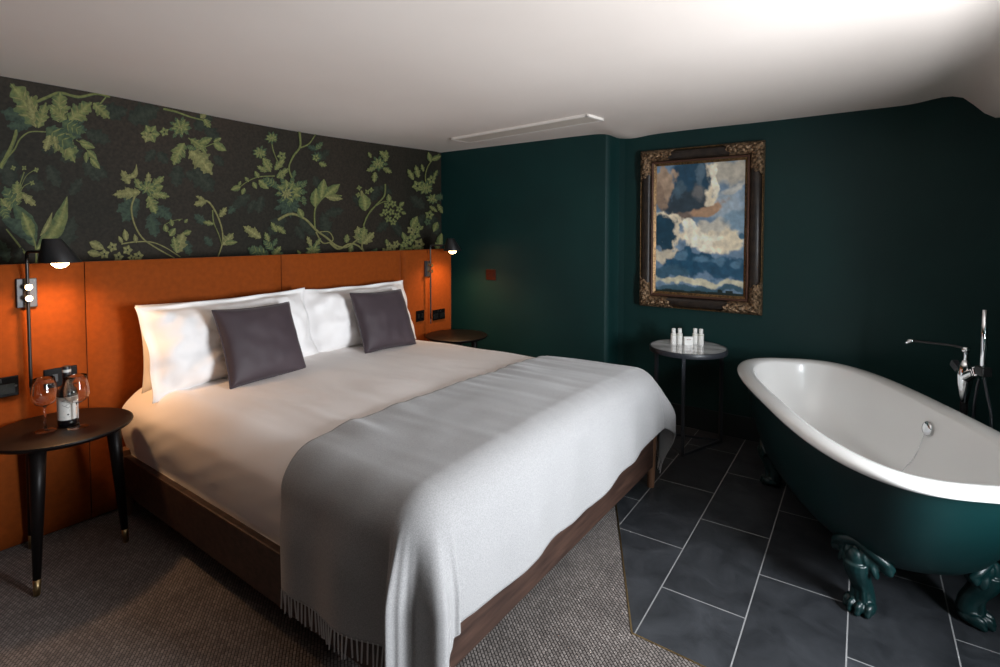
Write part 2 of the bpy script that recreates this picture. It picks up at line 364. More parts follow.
# ------------------------------------------------------------------ wallpaper (printed foliage on the wall above the headboard)
def build_wallpaper():
    bm = bmesh.new(); cl = bm.loops.layers.float_color.new('Col')
    BG = (0.020, 0.0165, 0.0125)
    def setc(f, cols):
        for lp, c in zip(f.loops, cols): lp[cl] = (*c, 1)
    # ground
    zt = 2.09
    NYg, NZg = 60, 14
    ys = [YN + (YS - YN) * i / NYg for i in range(NYg + 1)]; zs = [1.15 + (zt - 1.15) * j / NZg for j in range(NZg + 1)]
    gv = [[bm.verts.new((WLX + 0.0005, y, z)) for z in zs] for y in ys]
    def gc(y, z):
        n = 0.5 + 0.9 * fbm(y * 1.1, z * 1.1, 4.0); n = max(0, min(1, n))
        a, b = (0.010, 0.0125, 0.0085), (0.036, 0.025, 0.017)
        return tuple(a[k] + (b[k] - a[k]) * n for k in range(3))
    for i in range(NYg):
        for j in range(NZg):
            f = bm.faces.new((gv[i][j], gv[i + 1][j], gv[i + 1][j + 1], gv[i][j + 1]))
            setc(f, [gc(v.co.y, v.co.z) for v in f.verts])
    layer = [0.0010]
    def W(x, y): p = onx(x, y, WLX); return (WLX + layer[0], p.y, min(p.z, 2.085))
    # pigments: B bright, G mid, T dark teal
    PAL = {'B': ((0.1560, 0.1591, 0.0496), (0.0624, 0.0925, 0.0400)), 'Y': ((0.2028, 0.1850, 0.0720), (0.1014, 0.1073, 0.0440)),
           'G': ((0.0741, 0.0999, 0.0440), (0.0273, 0.0518, 0.0336)), 'T': ((0.044, 0.066, 0.042), (0.022, 0.035, 0.025)),
           'D': ((0.030, 0.036, 0.024), (0.017, 0.021, 0.015))}
    def mixc(a, b, t): return tuple(a[k] + (b[k] - a[k]) * t for k in range(3))
    def leaf(bx, by, tx, ty, w=0.42, kind='L', pal='B', bend=0.0):
        """leaf from base to tip (picture directions on the wall); halves each side of a midrib"""
        layer[0] += 0.000012
        d = Vector((tx - bx, ty - by)); ln = d.length; d.normalize(); nrm = Vector((-d.y, d.x))
        hi, lo = PAL[pal]; n = 36
        ph = random.random() * 6
        def mid(t): return Vector((bx, by)) + d * ln * t + nrm * bend * ln * math.sin(PI * t)
        for side in (-1, 1):
            prev = None
            for i in range(n + 1):
                t = i / n
                if kind == 'L':
                    base = math.sin(PI * min(1, t * 1.02)) ** 0.65 * (1 - 0.45 * t)
                    fr = (t * 3.1 + 0.35) % 1.0; lob = fr if fr < 0.8 else (1 - fr) * 4
                    ww = w * base * (0.60 + 0.60 * lob ** 1.5) + 0.05 * w * math.sin(t * 60 + ph)
                    sweep = 0.10 * lob * base
                elif kind == 'O':
                    ww = w * math.sin(PI * t ** 0.85) ** 0.9 * (1 + 0.05 * math.sin(t * 25 + ph)); sweep = 0
                else:
                    ww = w * math.sin(PI * t ** 0.7); sweep = 0
                if t >= 1: ww = 0
                ww = max(ww, 0)
                m_ = mid(t); e = m_ + nrm * side * ww * ln + d * ln * sweep * (0 if t >= 1 else 1)
                q = m_ + (e - m_) * 0.5
                shade = 0.25 if side < 0 else 0.0
                vein = 0.35 * (math.sin(t * 34 + ph) > 0.5)
                cm = mixc(hi, (0.30, 0.30, 0.12) if pal in 'BY' else hi, 0.35)
                c2 = mixc(hi, lo, 0.25 + shade + vein); c3 = mixc(hi, lo, 0.75 + shade * 0.8 - 0.25 * random.random())
                cur = (W(*m_), W(*q), W(*e), cm, c2, c3)
                if prev:
                    for a, b in ((0, 1), (1, 2)):
                        vs = [bm.verts.new(prev[a]), bm.verts.new(prev[b]), bm.verts.new(cur[b]), bm.verts.new(cur[a])]
                        f = bm.faces.new(vs); setc(f, [prev[a + 3], prev[b + 3], cur[b + 3], cur[a + 3]])
                prev = cur
        if kind == 'L' and ln > 9 and pal in 'BYG':
            for t0 in (0.22, 0.40, 0.58):
                for side in (-1, 1):
                    p = mid(t0); e = p + nrm * side * w * ln * (0.75 - 0.5 * t0) + d * ln * 0.16
                    leaf(p.x, p.y, e.x, e.y, 0.10, 'P', 'Y' if pal in 'BY' else 'B')
    def stem(pts, w, pal='B'):
        layer[0] += 0.000012
        hi, lo = PAL[pal]
        sp = spline([(x, y, 0) for x, y in pts], 7)
        prev = None
        for i, p in enumerate(sp):
            t = (sp[min(i + 1, len(sp) - 1)] - sp[max(i - 1, 0)]).normalized(); n_ = Vector((-t.y, t.x, 0)) * w / 2 * (1 - 0.35 * i / len(sp)) * (1 + 0.2 * noise.noise(Vector((i * 0.6, w, 0))))
            cur = (W(*(p + n_)[:2]), W(*p[:2]), W(*(p - n_)[:2]))
            if prev:
                for a, b, ca, cb_ in ((0, 1, lo, hi), (1, 2, hi, mixc(hi, lo, 0.5))):
                    vs = [bm.verts.new(prev[a]), bm.verts.new(prev[b]), bm.verts.new(cur[b]), bm.verts.new(cur[a])]
                    setc(bm.faces.new(vs), [ca, cb_, cb_, ca])
            prev = cur
    def flower(x, y, r, pal='B', n=5, dark=True, ph=None):
        ph = random.random() * 6 if ph is None else ph
        for k in range(n):
            a = ph + 2 * PI * k / n
            leaf(x + 0.1 * r * math.cos(a), y + 0.1 * r * math.sin(a), x + r * math.cos(a), y + r * math.sin(a), 0.42, 'P', pal)
        if dark:
            layer[0] += 0.00002
            vs = [bm.verts.new(W(x + 0.2 * r * math.cos(q), y + 0.2 * r * math.sin(q))) for q in [2 * PI * i / 8 for i in range(8)]]
            f = bm.faces.new(vs); setc(f, [PAL['D'][1]] * 8)
    def peony(x, y, r, pal='B'):
        for ring, (rr, nn, pl) in enumerate(((1.0, 9, 'G' if pal == 'B' else 'T'), (0.78, 8, pal), (0.5, 6, pal), (0.28, 4, 'Y' if pal == 'B' else pal))):
            for k in range(nn):
                a = 2 * PI * (k + 0.5 * ring + 0.2 * random.random()) / nn
                r2 = r * rr * (0.85 + 0.3 * random.random())
                leaf(x, y, x + r2 * math.cos(a), y + r2 * math.sin(a) * 0.9, 0.30, 'L' if ring == 0 else 'P', pl)
    def D(lst, pal, kind='L', w=0.42):
        for q in lst: leaf(*q, w, kind, pal)
    # shadow foliage first
    D([(58, 150, 40, 150), (60, 160, 84, 150), (48, 165, 60, 188), (84, 160, 100, 182), (92, 165, 108, 178), (86, 132, 111, 142), (70, 195, 82, 178), (60, 250, 74, 216), (5, 150, 12, 190), (100, 108, 125, 112), (20, 175, 45, 190)], 'D')
    D([(108, 117, 128, 109), (128, 120, 160, 108), (195, 130, 212, 112), (205, 128, 220, 140), (155, 150, 145, 162), (158, 152, 168, 164), (178, 165, 176, 188), (193, 168, 214, 192), (186, 172, 200, 180), (214, 156, 224, 166)], 'D', w=0.5)
    D([(140, 200, 116, 212), (138, 202, 122, 222), (150, 210, 168, 214), (150, 214, 156, 238), (158, 206, 172, 220), (205, 224, 194, 214), (212, 246, 204, 236), (185, 240, 190, 256), (236, 205, 228, 214)], 'T', w=0.45)
    D([(250, 195, 232, 208), (255, 200, 248, 214), (262, 196, 258, 214), (285, 215, 268, 236), (300, 218, 316, 236), (296, 226, 304, 240), (316, 160, 330, 150), (314, 176, 320, 190), (328, 236, 322, 212), (325, 214, 344, 210)], 'D', w=0.4)
    D([(378, 186, 372, 202), (380, 186, 392, 194), (388, 222, 376, 232), (390, 222, 402, 230), (366, 206, 352, 196), (425, 215, 414, 228), (432, 216, 438, 236), (428, 180, 440, 170), (424, 208, 410, 196), (402, 236, 394, 226)], 'D', w=0.45)
    # far left: tall vine
    stem([(0, 168), (7, 156), (14, 140), (18, 124)], 5, 'B'); stem([(3, 162), (14, 150), (20, 139), (30, 132), (46, 132)], 2, 'B')
    stem([(32, 104), (48, 97), (60, 93), (78, 97), (96, 94), (110, 97)], 3.4, 'B'); stem([(100, 104), (106, 97)], 2, 'B')
    D([(38, 122, 0, 111), (30, 126, 6, 126), (60, 128, 82, 138), (62, 126, 88, 130), (78, 124, 86, 118)], 'T', w=0.35)
    leaf(36, 126, 10, 83, 0.36, 'L', 'B', 0.05); leaf(36, 128, 27, 94, 0.22, 'L', 'Y'); leaf(38, 128, 46, 102, 0.36, 'L', 'B')
    leaf(58, 122, 60, 91, 0.5, 'L', 'B'); leaf(68, 122, 92, 102, 0.46, 'L', 'B'); leaf(66, 121, 50, 107, 0.5, 'L', 'B')
    leaf(62, 122, 86, 133, 0.4, 'L', 'G'); leaf(50, 128, 75, 163, 0.40, 'L', 'B', -0.06); leaf(46, 128, 74, 148, 0.42, 'L', 'G')
    leaf(50, 135, 45, 152, 0.42, 'L', 'Y'); leaf(54, 136, 57, 150, 0.34, 'L', 'Y')
    leaf(93, 103, 110, 119, 0.38, 'L', 'B'); stem([(76, 140), (84, 146), (91, 158)], 1.2)
    for q in ((80, 143, 95, 148), (87, 150, 97, 160), (86, 152, 86, 163), (90, 158, 100, 169), (79, 141, 88, 143)): leaf(*q, 0.24, 'O', 'B')
    stem([(24, 172), (18, 190), (14, 205)], 1.4); stem([(38, 168), (26, 176), (19, 192)], 1.0); stem([(33, 182), (24, 186), (19, 195)], 1.0)
    for x, y in ((24, 168), (36, 170), (32, 183), (13, 168)): flower(x, y, 3.0, 'B', 4, False)
    leaf(16, 206, 17, 180, 0.40, 'L', 'B'); leaf(14, 208, 4, 186, 0.45, 'L', 'G'); leaf(10, 212, 0, 198, 0.5, 'L', 'B'); leaf(22, 194, 36, 206, 0.36, 'L', 'Y'); leaf(2, 206, 8, 222, 0.5, 'L', 'G')
    leaf(34, 246, 13, 203, 0.20, 'O', 'G', 0.05); leaf(32, 240, 1, 219, 0.20, 'O', 'T', 0.08); leaf(33, 238, 22, 212, 0.22, 'O', 'B')
    leaf(36, 250, 67, 196, 0.13, 'O', 'B', 0.10); leaf(40, 236, 52, 212, 0.10, 'O', 'Y', 0.06)
    stem([(36, 264), (36, 250), (33, 236)], 2.4); stem([(27, 256), (18, 244), (6, 229)], 2.4); leaf(8, 262, 0, 240, 0.4, 'L', 'T'); leaf(14, 264, 22, 246, 0.3, 'L', 'D')
    # second group near the ceiling
    stem([(163, 109), (176, 112), (190, 117), (206, 121)], 2.2); peony(180, 127, 13, 'B'); flower(150, 134, 10, 'B', 6); flower(147, 137, 6, 'Y', 5, False)
    flower(164, 132, 5, 'B', 5); leaf(204, 119, 210, 128, 0.5, 'L', 'B'); leaf(200, 118, 206, 113, 0.4, 'O', 'Y')
    leaf(184, 143, 173, 166, 0.42, 'L', 'B', 0.04); leaf(189, 150, 212, 175, 0.40, 'L', 'Y', -0.05); leaf(190, 139, 207, 151, 0.34, 'L', 'B'); leaf(186, 146, 196, 150, 0.4, 'L', 'G')
    stem([(188, 138), (200, 147), (212, 144), (220, 140)], 1.2)
    for q in ((213, 143, 226, 151), (213, 142, 221, 138), (198, 144, 212, 138), (202, 148, 206, 154)): leaf(*q, 0.26, 'O', 'B')
    # third group, trailing above the headboard
    stem([(135, 195), (131, 208), (134, 224), (142, 238), (156, 248), (174, 258)], 2.0, 'Y'); stem([(121, 244), (134, 242), (150, 242), (164, 247), (180, 257)], 1.6, 'Y')
    leaf(129, 184, 121, 170, 0.42, 'L', 'Y'); leaf(124, 178, 136, 164, 0.16, 'O', 'Y', 0.3)
    D([(140, 192, 112, 195)], 'Y', 'L', 0.30); leaf(146, 192, 170, 197, 0.28, 'L', 'B'); leaf(148, 196, 156, 214, 0.45, 'L', 'B'); leaf(142, 190, 134, 178, 0.4, 'L', 'B')
    leaf(150, 188, 164, 176, 0.35, 'L', 'B'); leaf(148, 186, 148, 172, 0.35, 'L', 'Y'); leaf(152, 190, 163, 186, 0.35, 'O', 'B'); peony(147, 188, 9, 'B')
    for x, y, r in ((112, 247, 5.5), (104, 254, 5.5), (118, 257, 5.5), (127, 250, 5.5), (138, 256, 5.5), (131, 258, 4)): flower(x, y, r, 'Y', 5)
    for q in ((89, 242, 104, 249), (87, 252, 101, 255), (126, 241, 124, 229), (122, 243, 118, 236), (136, 243, 134, 234)): leaf(*q, 0.26, 'O', 'Y')
    leaf(176, 253, 183, 232, 0.46, 'L', 'Y'); leaf(176, 252, 173, 236, 0.4, 'L', 'B'); stem([(170, 234), (164, 226), (172, 221), (182, 219)], 1.0)
    for q in ((166, 232, 164, 224), (172, 226, 170, 219), (178, 221, 180, 219), (184, 223, 187, 219), (169, 236, 175, 228), (183, 234, 191, 231)): leaf(*q, 0.34, 'O', 'B')
    stem([(199, 201), (208, 202), (216, 214), (221, 228), (222, 242), (217, 258)], 2.0, 'Y'); stem([(212, 210), (213, 222), (218, 234), (221, 244)], 1.4, 'B')
    leaf(206, 201, 193, 205, 0.42, 'L', 'Y'); leaf(204, 200, 195, 196, 0.3, 'L', 'Y'); leaf(219, 217, 226, 207, 0.42, 'L', 'Y'); leaf(213, 224, 202, 222, 0.35, 'L', 'B'); leaf(222, 245, 233, 233, 0.42, 'L', 'Y'); leaf(224, 243, 237, 242, 0.2, 'O', 'B')
    # centre group
    stem([(271, 142), (273, 152), (279, 166)], 1.5); peony(271, 138, 7, 'B'); peony(259, 153, 8, 'B'); flower(281, 156, 5, 'B')
    D([(262, 158, 272, 168), (270, 172, 262, 160), (274, 170, 284, 158), (276, 178, 288, 168), (266, 172, 256, 166), (280, 172, 282, 182)], 'B', 'L', 0.36)
    stem([(274, 176), (258, 177), (246, 182), (236, 190)], 1.3)
    for q in ((240, 187, 230, 190), (244, 188, 241, 195), (252, 182, 256, 189), (258, 180, 268, 189), (258, 178, 254, 171), (248, 182, 244, 177), (264, 178, 270, 186), (238, 186, 240, 181)): leaf(*q, 0.3, 'O', 'B')
    peony(288, 205, 14, 'T'); peony(288, 191, 17, 'B'); peony(286, 194, 8, 'Y')
    D([(276, 186, 262, 178), (300, 188, 306, 180), (292, 178, 294, 170), (302, 196, 304, 206)], 'G')
    stem([(297, 120), (299, 136), (299, 147), (292, 157), (288, 168), (291, 178)], 2.4); stem([(299, 148), (308, 144), (315, 134)], 1.8)
    peony(316, 157, 6, 'G'); flower(315, 158, 4, 'B'); leaf(318, 163, 326, 166, 0.5, 'L', 'B'); leaf(316, 150, 306, 146, 0.4, 'L', 'T'); leaf(314, 150, 322, 142, 0.4, 'L', 'G')
    stem([(277, 220), (290, 214), (304, 219), (315, 230), (326, 238), (336, 246), (346, 247), (356, 240)], 2.6, 'Y'); stem([(315, 232), (322, 243), (332, 240), (328, 232), (318, 232)], 1.5, 'Y')
    stem([(314, 228), (314, 210), (320, 200), (328, 195), (341, 196)], 1.8)
    leaf(314, 207, 315, 188, 0.28, 'O', 'B'); leaf(320, 199, 323, 179, 0.26, 'O', 'B'); leaf(323, 197, 339, 184, 0.24, 'O', 'B'); leaf(325, 197, 342, 199, 0.18, 'O', 'Y'); leaf(302, 218, 297, 208, 0.3, 'O', 'B')
    leaf(260, 238, 242, 226, 0.34, 'L', 'Y'); leaf(276, 232, 270, 222, 0.4, 'L', 'B'); leaf(276, 226, 285, 234, 0.4, 'L', 'B'); leaf(268, 242, 264, 232, 0.4, 'L', 'B')
    D([(268, 256, 246, 248), (270, 252, 284, 256), (272, 250, 262, 240), (272, 246, 276, 238), (266, 258, 250, 256)], 'G', 'L', 0.42); leaf(272, 256, 280, 246, 0.4, 'L', 'B')
    peony(312, 251, 9, 'B'); leaf(310, 246, 306, 236, 0.36, 'L', 'Y'); leaf(314, 246, 320, 238, 0.36, 'L', 'B'); leaf(300, 256, 296, 250, 0.4, 'L', 'B')
    # right groups
    peony(377, 164, 9, 'B')
    D([(374, 168, 365, 171), (382, 168, 391, 173), (374, 172, 373, 183), (370, 158, 367, 152), (384, 162, 385, 150), (386, 158, 378, 151)], 'B', 'L', 0.42)
    stem([(384, 184), (383, 196), (374, 206), (365, 218), (362, 230)], 1.8); stem([(362, 226), (370, 210), (382, 202), (390, 202)], 1.4)
    leaf(364, 211, 361, 193, 0.34, 'O', 'B', 0.05); leaf(361, 197, 360, 190, 0.4, 'L', 'Y')
    for x, y in ((358, 188), (366, 192), (357, 195), (370, 190)): flower(x, y, 3, 'B', 4, False)
    for x, y in ((386, 205), (392, 204), (398, 209), (384, 212), (390, 212), (396, 216), (387, 219), (392, 222)): flower(x, y, 4, 'B')
    D([(388, 202, 387, 194), (398, 206, 403, 202), (382, 216, 378, 214), (400, 212, 405, 214)], 'B', 'O', 0.34)
    leaf(361, 244, 356, 226, 0.5, 'L', 'Y'); leaf(361, 244, 363, 226, 0.45, 'L', 'B'); leaf(362, 244, 373, 232, 0.42, 'L', 'Y'); stem([(361, 242), (361, 248), (366, 258)], 1.8, 'Y')
    stem([(328, 242), (337, 249), (348, 244), (357, 246), (366, 256)], 2.2, 'Y'); leaf(345, 243, 346, 234, 0.5, 'L', 'B'); leaf(351, 245, 348, 254, 0.4, 'L', 'B'); leaf(369, 258, 376, 248, 0.3, 'O', 'G')
    for x, y, r in ((384, 252, 5), (391, 249, 5), (388, 246, 4), (395, 244, 4)): flower(x, y, r, 'Y')
    leaf(386, 244, 385, 239, 0.4, 'O', 'B')
    for x, y, r in ((403, 248, 6), (412, 250, 6), (418, 244, 6), (408, 240, 6), (414, 234, 6), (416, 227, 5), (404, 242, 4), (420, 250, 4), (410, 230, 5)): flower(x, y, r, 'B' if random.random() < .6 else 'Y')
    D([(410, 228, 416, 216), (404, 240, 401, 232), (418, 230, 422, 226), (412, 222, 411, 218)], 'B', 'O', 0.3)
    stem([(426, 188), (424, 176), (428, 164), (438, 154)], 1.4); leaf(430, 160, 440, 156, 0.25, 'O', 'B'); leaf(429, 162, 427, 152, 0.25, 'O', 'B')
    peony(424, 188, 9, 'B'); peony(431, 199, 7, 'B'); flower(416, 186, 6, 'B'); flower(428, 215, 5, 'B'); flower(426, 222, 4, 'G'); flower(430, 180, 5, 'B'); peony(438, 197, 5, 'G')
    D([(412, 180, 406, 169), (417, 178, 414, 165), (420, 190, 412, 188), (428, 206, 436, 212), (436, 204, 442, 214), (432, 178, 436, 170), (422, 172, 420, 164)], 'B', 'L', 0.34)
    D([(438, 246, 440, 233), (437, 250, 434, 242), (436, 222, 432, 232)], 'B', 'O', 0.3)
    return finish('wallpaper', bm, M['wallpaper'])
wp = build_wallpaper()
for f in wp.data.polygons: pass
struct(wp, 'dark floral wallpaper of pale green vines and blossoms above the headboard'); wp.name = 'wall_left_wallpaper'

# ------------------------------------------------------------------ headboard: boxed-out velvet panels
HBT = 1.217
hb = thing('headboard', 'wall-wide rust orange velvet headboard with vertical panel seams behind the bed', 'headboard', (HBX, 1.2, 0))
bm = bmesh.new(); box_ends(bm, (WLX + 0.002 - HBX, YN + 0.02 - 1.2, 0.006), (-0.05, 3.40 - 1.2, HBT - 0.012), 0.004)
finish('backing_box', bm, M['ledge'], hb)
seams = [YN + 0.02, -0.15, 0.846, 1.83, 2.823, 3.40]
for a, b in zip(seams, seams[1:]):
    bm = bmesh.new(); w = b - a - 0.004
    nU, nV = 24, 28
    pad = []
    for i in range(nU + 1):
        row = []
        for j in range(nV + 1):
            u, v = i / nU, j / nV
            y = a + 0.002 + w * u - 1.2; z = 0.012 + (HBT - 0.012) * v
            e = min(u * w, (1 - u) * w) / 0.02; ev = min(v, 1 - v) * HBT / 0.02
            d = 0.022 * (1 - (1 - min(1, e)) ** 2) ** 0.5 * 1.0 + 0.0
            d = min(d, 0.022 * (1 - (1 - min(1, ev)) ** 2) ** 0.5)
            x = -0.022 + d + 0.0015 * noise.noise(Vector((a + u * w * 5, v * 4, 2)))
            row.append(bm.verts.new((x, y, z)))
        pad.append(row)
    for i in range(nU):
        for j in range(nV): bm.faces.new((pad[i][j], pad[i + 1][j], pad[i + 1][j + 1], pad[i][j + 1]))
    # return the edges to the backing box
    ring = [pad[i][0] for i in range(nU + 1)] + [pad[nU][j] for j in range(1, nV + 1)] + [pad[i][nV] for i in range(nU - 1, -1, -1)] + [pad[0][j] for j in range(nV - 1, 0, -1)]
    back = [bm.verts.new((-0.05, v.co.y, v.co.z)) for v in ring]
    for k in range(len(ring)): k2 = (k + 1) % len(ring); bm.faces.new((ring[k], ring[k2], back[k2], back[k]))
    bm.faces.new(back)
    o = finish('panel', bm, M['velvet'], hb); autosmooth(o, 50)

# ------------------------------------------------------------------ bed frame
BX0, BX1, BY0, BY1 = -2.93, -0.955, 0.945, 2.735
bed = thing('bed', 'king-size bed with dark oak frame and tapered legs standing against the orange headboard', 'bed', (-1.95, 1.84, 0))
BO = Vector((-1.95, 1.84, 0))
def bp_(a, b): return Vector(a) - BO, Vector(b) - BO
def bpart(name, a, b, m, bevel=0.006):
    bm = bmesh.new(); a, b = bp_(a, b); box_ends(bm, a, b, bevel); return finish(name, bm, m, bed)
bpart('side_rail', (BX0, BY0, 0.12), (BX1 - 0.03, BY0 + 0.03, 0.30), M['oak'])
bpart('side_rail', (BX0, BY1 - 0.03, 0.12), (BX1 - 0.03, BY1, 0.30), M['oak'])
bpart('foot_rail', (BX1 - 0.03, BY0 + 0.02, 0.12), (BX1, BY1 - 0.045, 0.30), M['oak'])
bpart('slat_base', (BX0, BY0 + 0.03, 0.17), (BX1 - 0.03, BY1 - 0.03, 0.22), M['oak'])
bpart('mattress', (BX0 + 0.01, BY0 + 0.04, 0.22), (BX1 - 0.04, BY1 - 0.04, 0.52), M['duvet'], 0.05)
for (x, y) in ((BX1 - 0.022, BY1 - 0.020), (BX1 - 0.022, BY0 + 0.022), (BX0 + 0.03, BY0 + 0.02), (BX0 + 0.03, BY1 - 0.02)):
    bm = bmesh.new()
    prof = [(0.018, 0.006 if y < 2 or x < -2 else 0.0), (0.025, 0.15), (0.031, 0.30), (0.031, 0.325), (0.0, 0.328)]
    lathe(bm, [(0, prof[0][1])] + prof, (0, 0, 0), 20)
    o = finish('leg', bm, M['oak_leg'], bed); o.location = Vector((x, y, 0)) - BO; autosmooth(o, 40)

# ------------------------------------------------------------------ duvet
TX0 = -1.56
def top_h(x, y):
    """height of the made bed's top"""
    u = (x - BX0) / (BX1 - BX0); v = (y - BY0) / (BY1 - BY0)
    z = 0.600 + 0.035 * math.sin(PI * min(1, max(0, v))) ** 0.8 + 0.020 * u
    return z
def wr(x, y):
    return (0.010 * noise.noise(Vector((x * 1.3, y * 7, 1.0))) + 0.006 * noise.noise(Vector((x * 3, y * 19, 5.0))) + 0.012 * noise.noise(Vector((x * 2, y * 2, 9.0))))
def drape_pt(p, q, R, rad, ztop, fold=0.0, freq=8, gap=0.0, seed=0.0, flare=0.0):
    """flat cloth coordinate (p,q) laid over a box top R=(x0,x1,y0,y1) with rounded edge radius rad"""
    x0, x1, y0, y1 = R
    cx = min(max(p, x0), x1); cy = min(max(q, y0), y1)
    dx, dy = p - cx, q - cy; r = math.hypot(dx, dy)
    zt = ztop(cx, cy)
    if r < 1e-6: return Vector((p, q, zt)), 0.0
    ux, uy = dx / r, dy / r
    arc = rad * PI / 2
    if r < arc:
        a = r / rad; out = rad * math.sin(a); dn = rad * (1 - math.cos(a))
    else:
        out = rad; dn = rad + (r - arc)
    ang = math.atan2(uy, ux)
    corner = abs(ux * uy) * 2
    k = smooth01((r - arc * 0.6) / 0.22)
    # arc length along the box outline drives the folds
    sside = (cx * abs(uy) + cy * abs(ux)) * freq + ang * 3.4
    w_ = (math.sin(sside + seed) * 0.6 + 0.4 * math.sin(sside * 2.3 + 1.7 + seed)) * (1 - corner)
    ph_ = abs(ang) / (PI / 2) if ux > 0 else 0.0     # 0 on the foot side, 1 on the long side
    w_ += corner * (0.8 * math.cos(2 * PI * (ph_ * 2.0 - 0.70)) + 0.10 * math.cos(2 * PI * (ph_ * 4.0 - 0.2)))
    out += k * (gap + fold * ((0.85 if uy < -0.3 else 0.40) * (1 - corner) + 1.2 * corner) * w_ + flare * corner)
    return Vector((cx + ux * out, cy + uy * out, zt - dn)), dn
def cloth(name, p0, p1, np_, q0, q1, nq, fn, m, thick, subd=0):
    bm = bmesh.new()
    g = [[bm.verts.new(fn(p0 + (p1 - p0) * i / np_, q0 + (q1 - q0) * j / nq, i / np_, j / nq)) for j in range(nq + 1)] for i in range(np_ + 1)]
    for i in range(np_):
        for j in range(nq): bm.faces.new((g[i][j], g[i + 1][j], g[i + 1][j + 1], g[i][j + 1]))
    o = finish(name, bm, m, smooth=True)
    if thick:
        md = o.modifiers.new('thick', 'SOLIDIFY'); md.thickness = thick; md.offset = -1
    return o
RD = (BX0 - 0.3, BX1 - 0.10, BY0 + 0.145, BY1 - 0.145)
def duvet_fn(p, q, u, v):
    P, dn = drape_pt(p, q, RD, 0.115, lambda x, y: top_h(x, y) + wr(x, y) * (1 - 0.65 * smooth01((x - TX0 - 0.05) / 0.2)), 0.004, 9, 0.0)
    x0, x1, y0, y1 = RD
    side = smooth01(dn / 0.1)
    # duvet bellies out between top edge and rail, with slack creases near the lower edge
    bl = 0.022 * math.sin(PI * min(1, dn / 0.31)) * side
    bl *= 1.25 * smooth01((-1.40 - P.x) / 0.15)
    fade = smooth01((0.30 - dn) / 0.09)
    cr_ = 0.005 * noise.noise(Vector((P.x * 3, dn * 7, 2.2))) * side * smooth01((dn - 0.03) / 0.1) * fade
    cr_ += 0.003 * fade * noise.noise(Vector((P.x * 9 + dn * 20, dn * 6, 7.7))) * side
    if q < y0: P.y -= bl + cr_
    elif q > y1: P.y += bl + cr_
    if p > x1: P.x += (bl + cr_) * 0.5
    P.z = max(P.z, 0.290 + 0.008 * noise.noise(Vector((P.x * 4, P.y * 4, 0))))
    P.x = min(P.x, BX1 + 0.02)
    return P
DOWN = 0.26 + 0.18
dv = cloth('duvet', BX0 + 0.02, RD[1] + DOWN, 150, RD[2] - DOWN, RD[3] + DOWN, 170, duvet_fn, M['duvet'], 0.0)
tag(dv, 'white cotton duvet covering the big bed under the grey throw', 'duvet')

# ------------------------------------------------------------------ grey throw over the foot of the bed
RT = (-3.0, BX1 - 0.085, BY0 + 0.125, BY1 - 0.125)
TZ = 0.022
def throw_xy(u, v):
    q0, q1 = RT[2] - 0.49, RT[3] + 0.47
    q = q0 + (q1 - q0) * v
    p0 = TX0 + 0.012 * math.sin(q * 4.0) + 0.035 * smooth01((1.2 - q) / 0.5)
    p1 = RT[1] + 0.43 + 0.012 * math.sin(q * 11) + 0.03 * math.exp(-((q - 1.7) / 0.4) ** 2) - 0.05 * smooth01((q - 2.2) / 0.4)
    return p0 + (p1 - p0) * u, q
def throw_fn(p, q, u, v):
    p, q = throw_xy(u, v)
    P, dn = drape_pt(p, q, RT, 0.125, lambda x, y: top_h(x, y) + (wr(x, y) if x < TX0 + 0.05 else wr(x, y) * (1 - 0.65 * smooth01((x - TX0 - 0.05) / 0.2))) + TZ, 0.032, 9.5, 0.018, 0.6, 0.045)
    P.z += 0.004 * noise.noise(Vector((P.x * 6, P.y * 6, 3)))
    if q > RT[3]: P.y += 0.035 * smooth01(dn / 0.30)
    if q < RT[2] and P.x > -1.7: P.y -= 0.010 * smooth01(dn / 0.1)
    return P
th = cloth('throw', 0, 1, 130, 0, 1, 230, throw_fn, M['throw'], 0.006)
tag(th, 'light grey wool throw with fringed ends draped over the foot of the bed', 'throw')
for side, v0 in ((-1, 0.0), (1, 1.0)):
    bm = bmesh.new()
    n = 58
    for k in range(n):
        u = (k + 0.5) / n
        a = throw_fn(0, 0, u, v0); b2 = throw_fn(0, 0, u, v0 + (0.01 if v0 == 0 else -0.01))
        d = (a - b2).normalized(); d = (d + Vector((0, 0, -0.6))).normalized()
        L_ = 0.055 + 0.012 * random.random(); j = Vector((random.uniform(-1, 1), random.uniform(-1, 1), 0)) * 0.005
        pts = [a - d * 0.004, a + d * L_ * 0.4 + j * 0.4, a + d * L_ + j]
        for q_ in pts: q_.z = max(q_.z, 0.012)
        tube(bm, pts, [0.0024, 0.0026, 0.0022], 6)
    o = finish('fringe', bm, M['fringe'], th); o['kind'] = 'stuff'

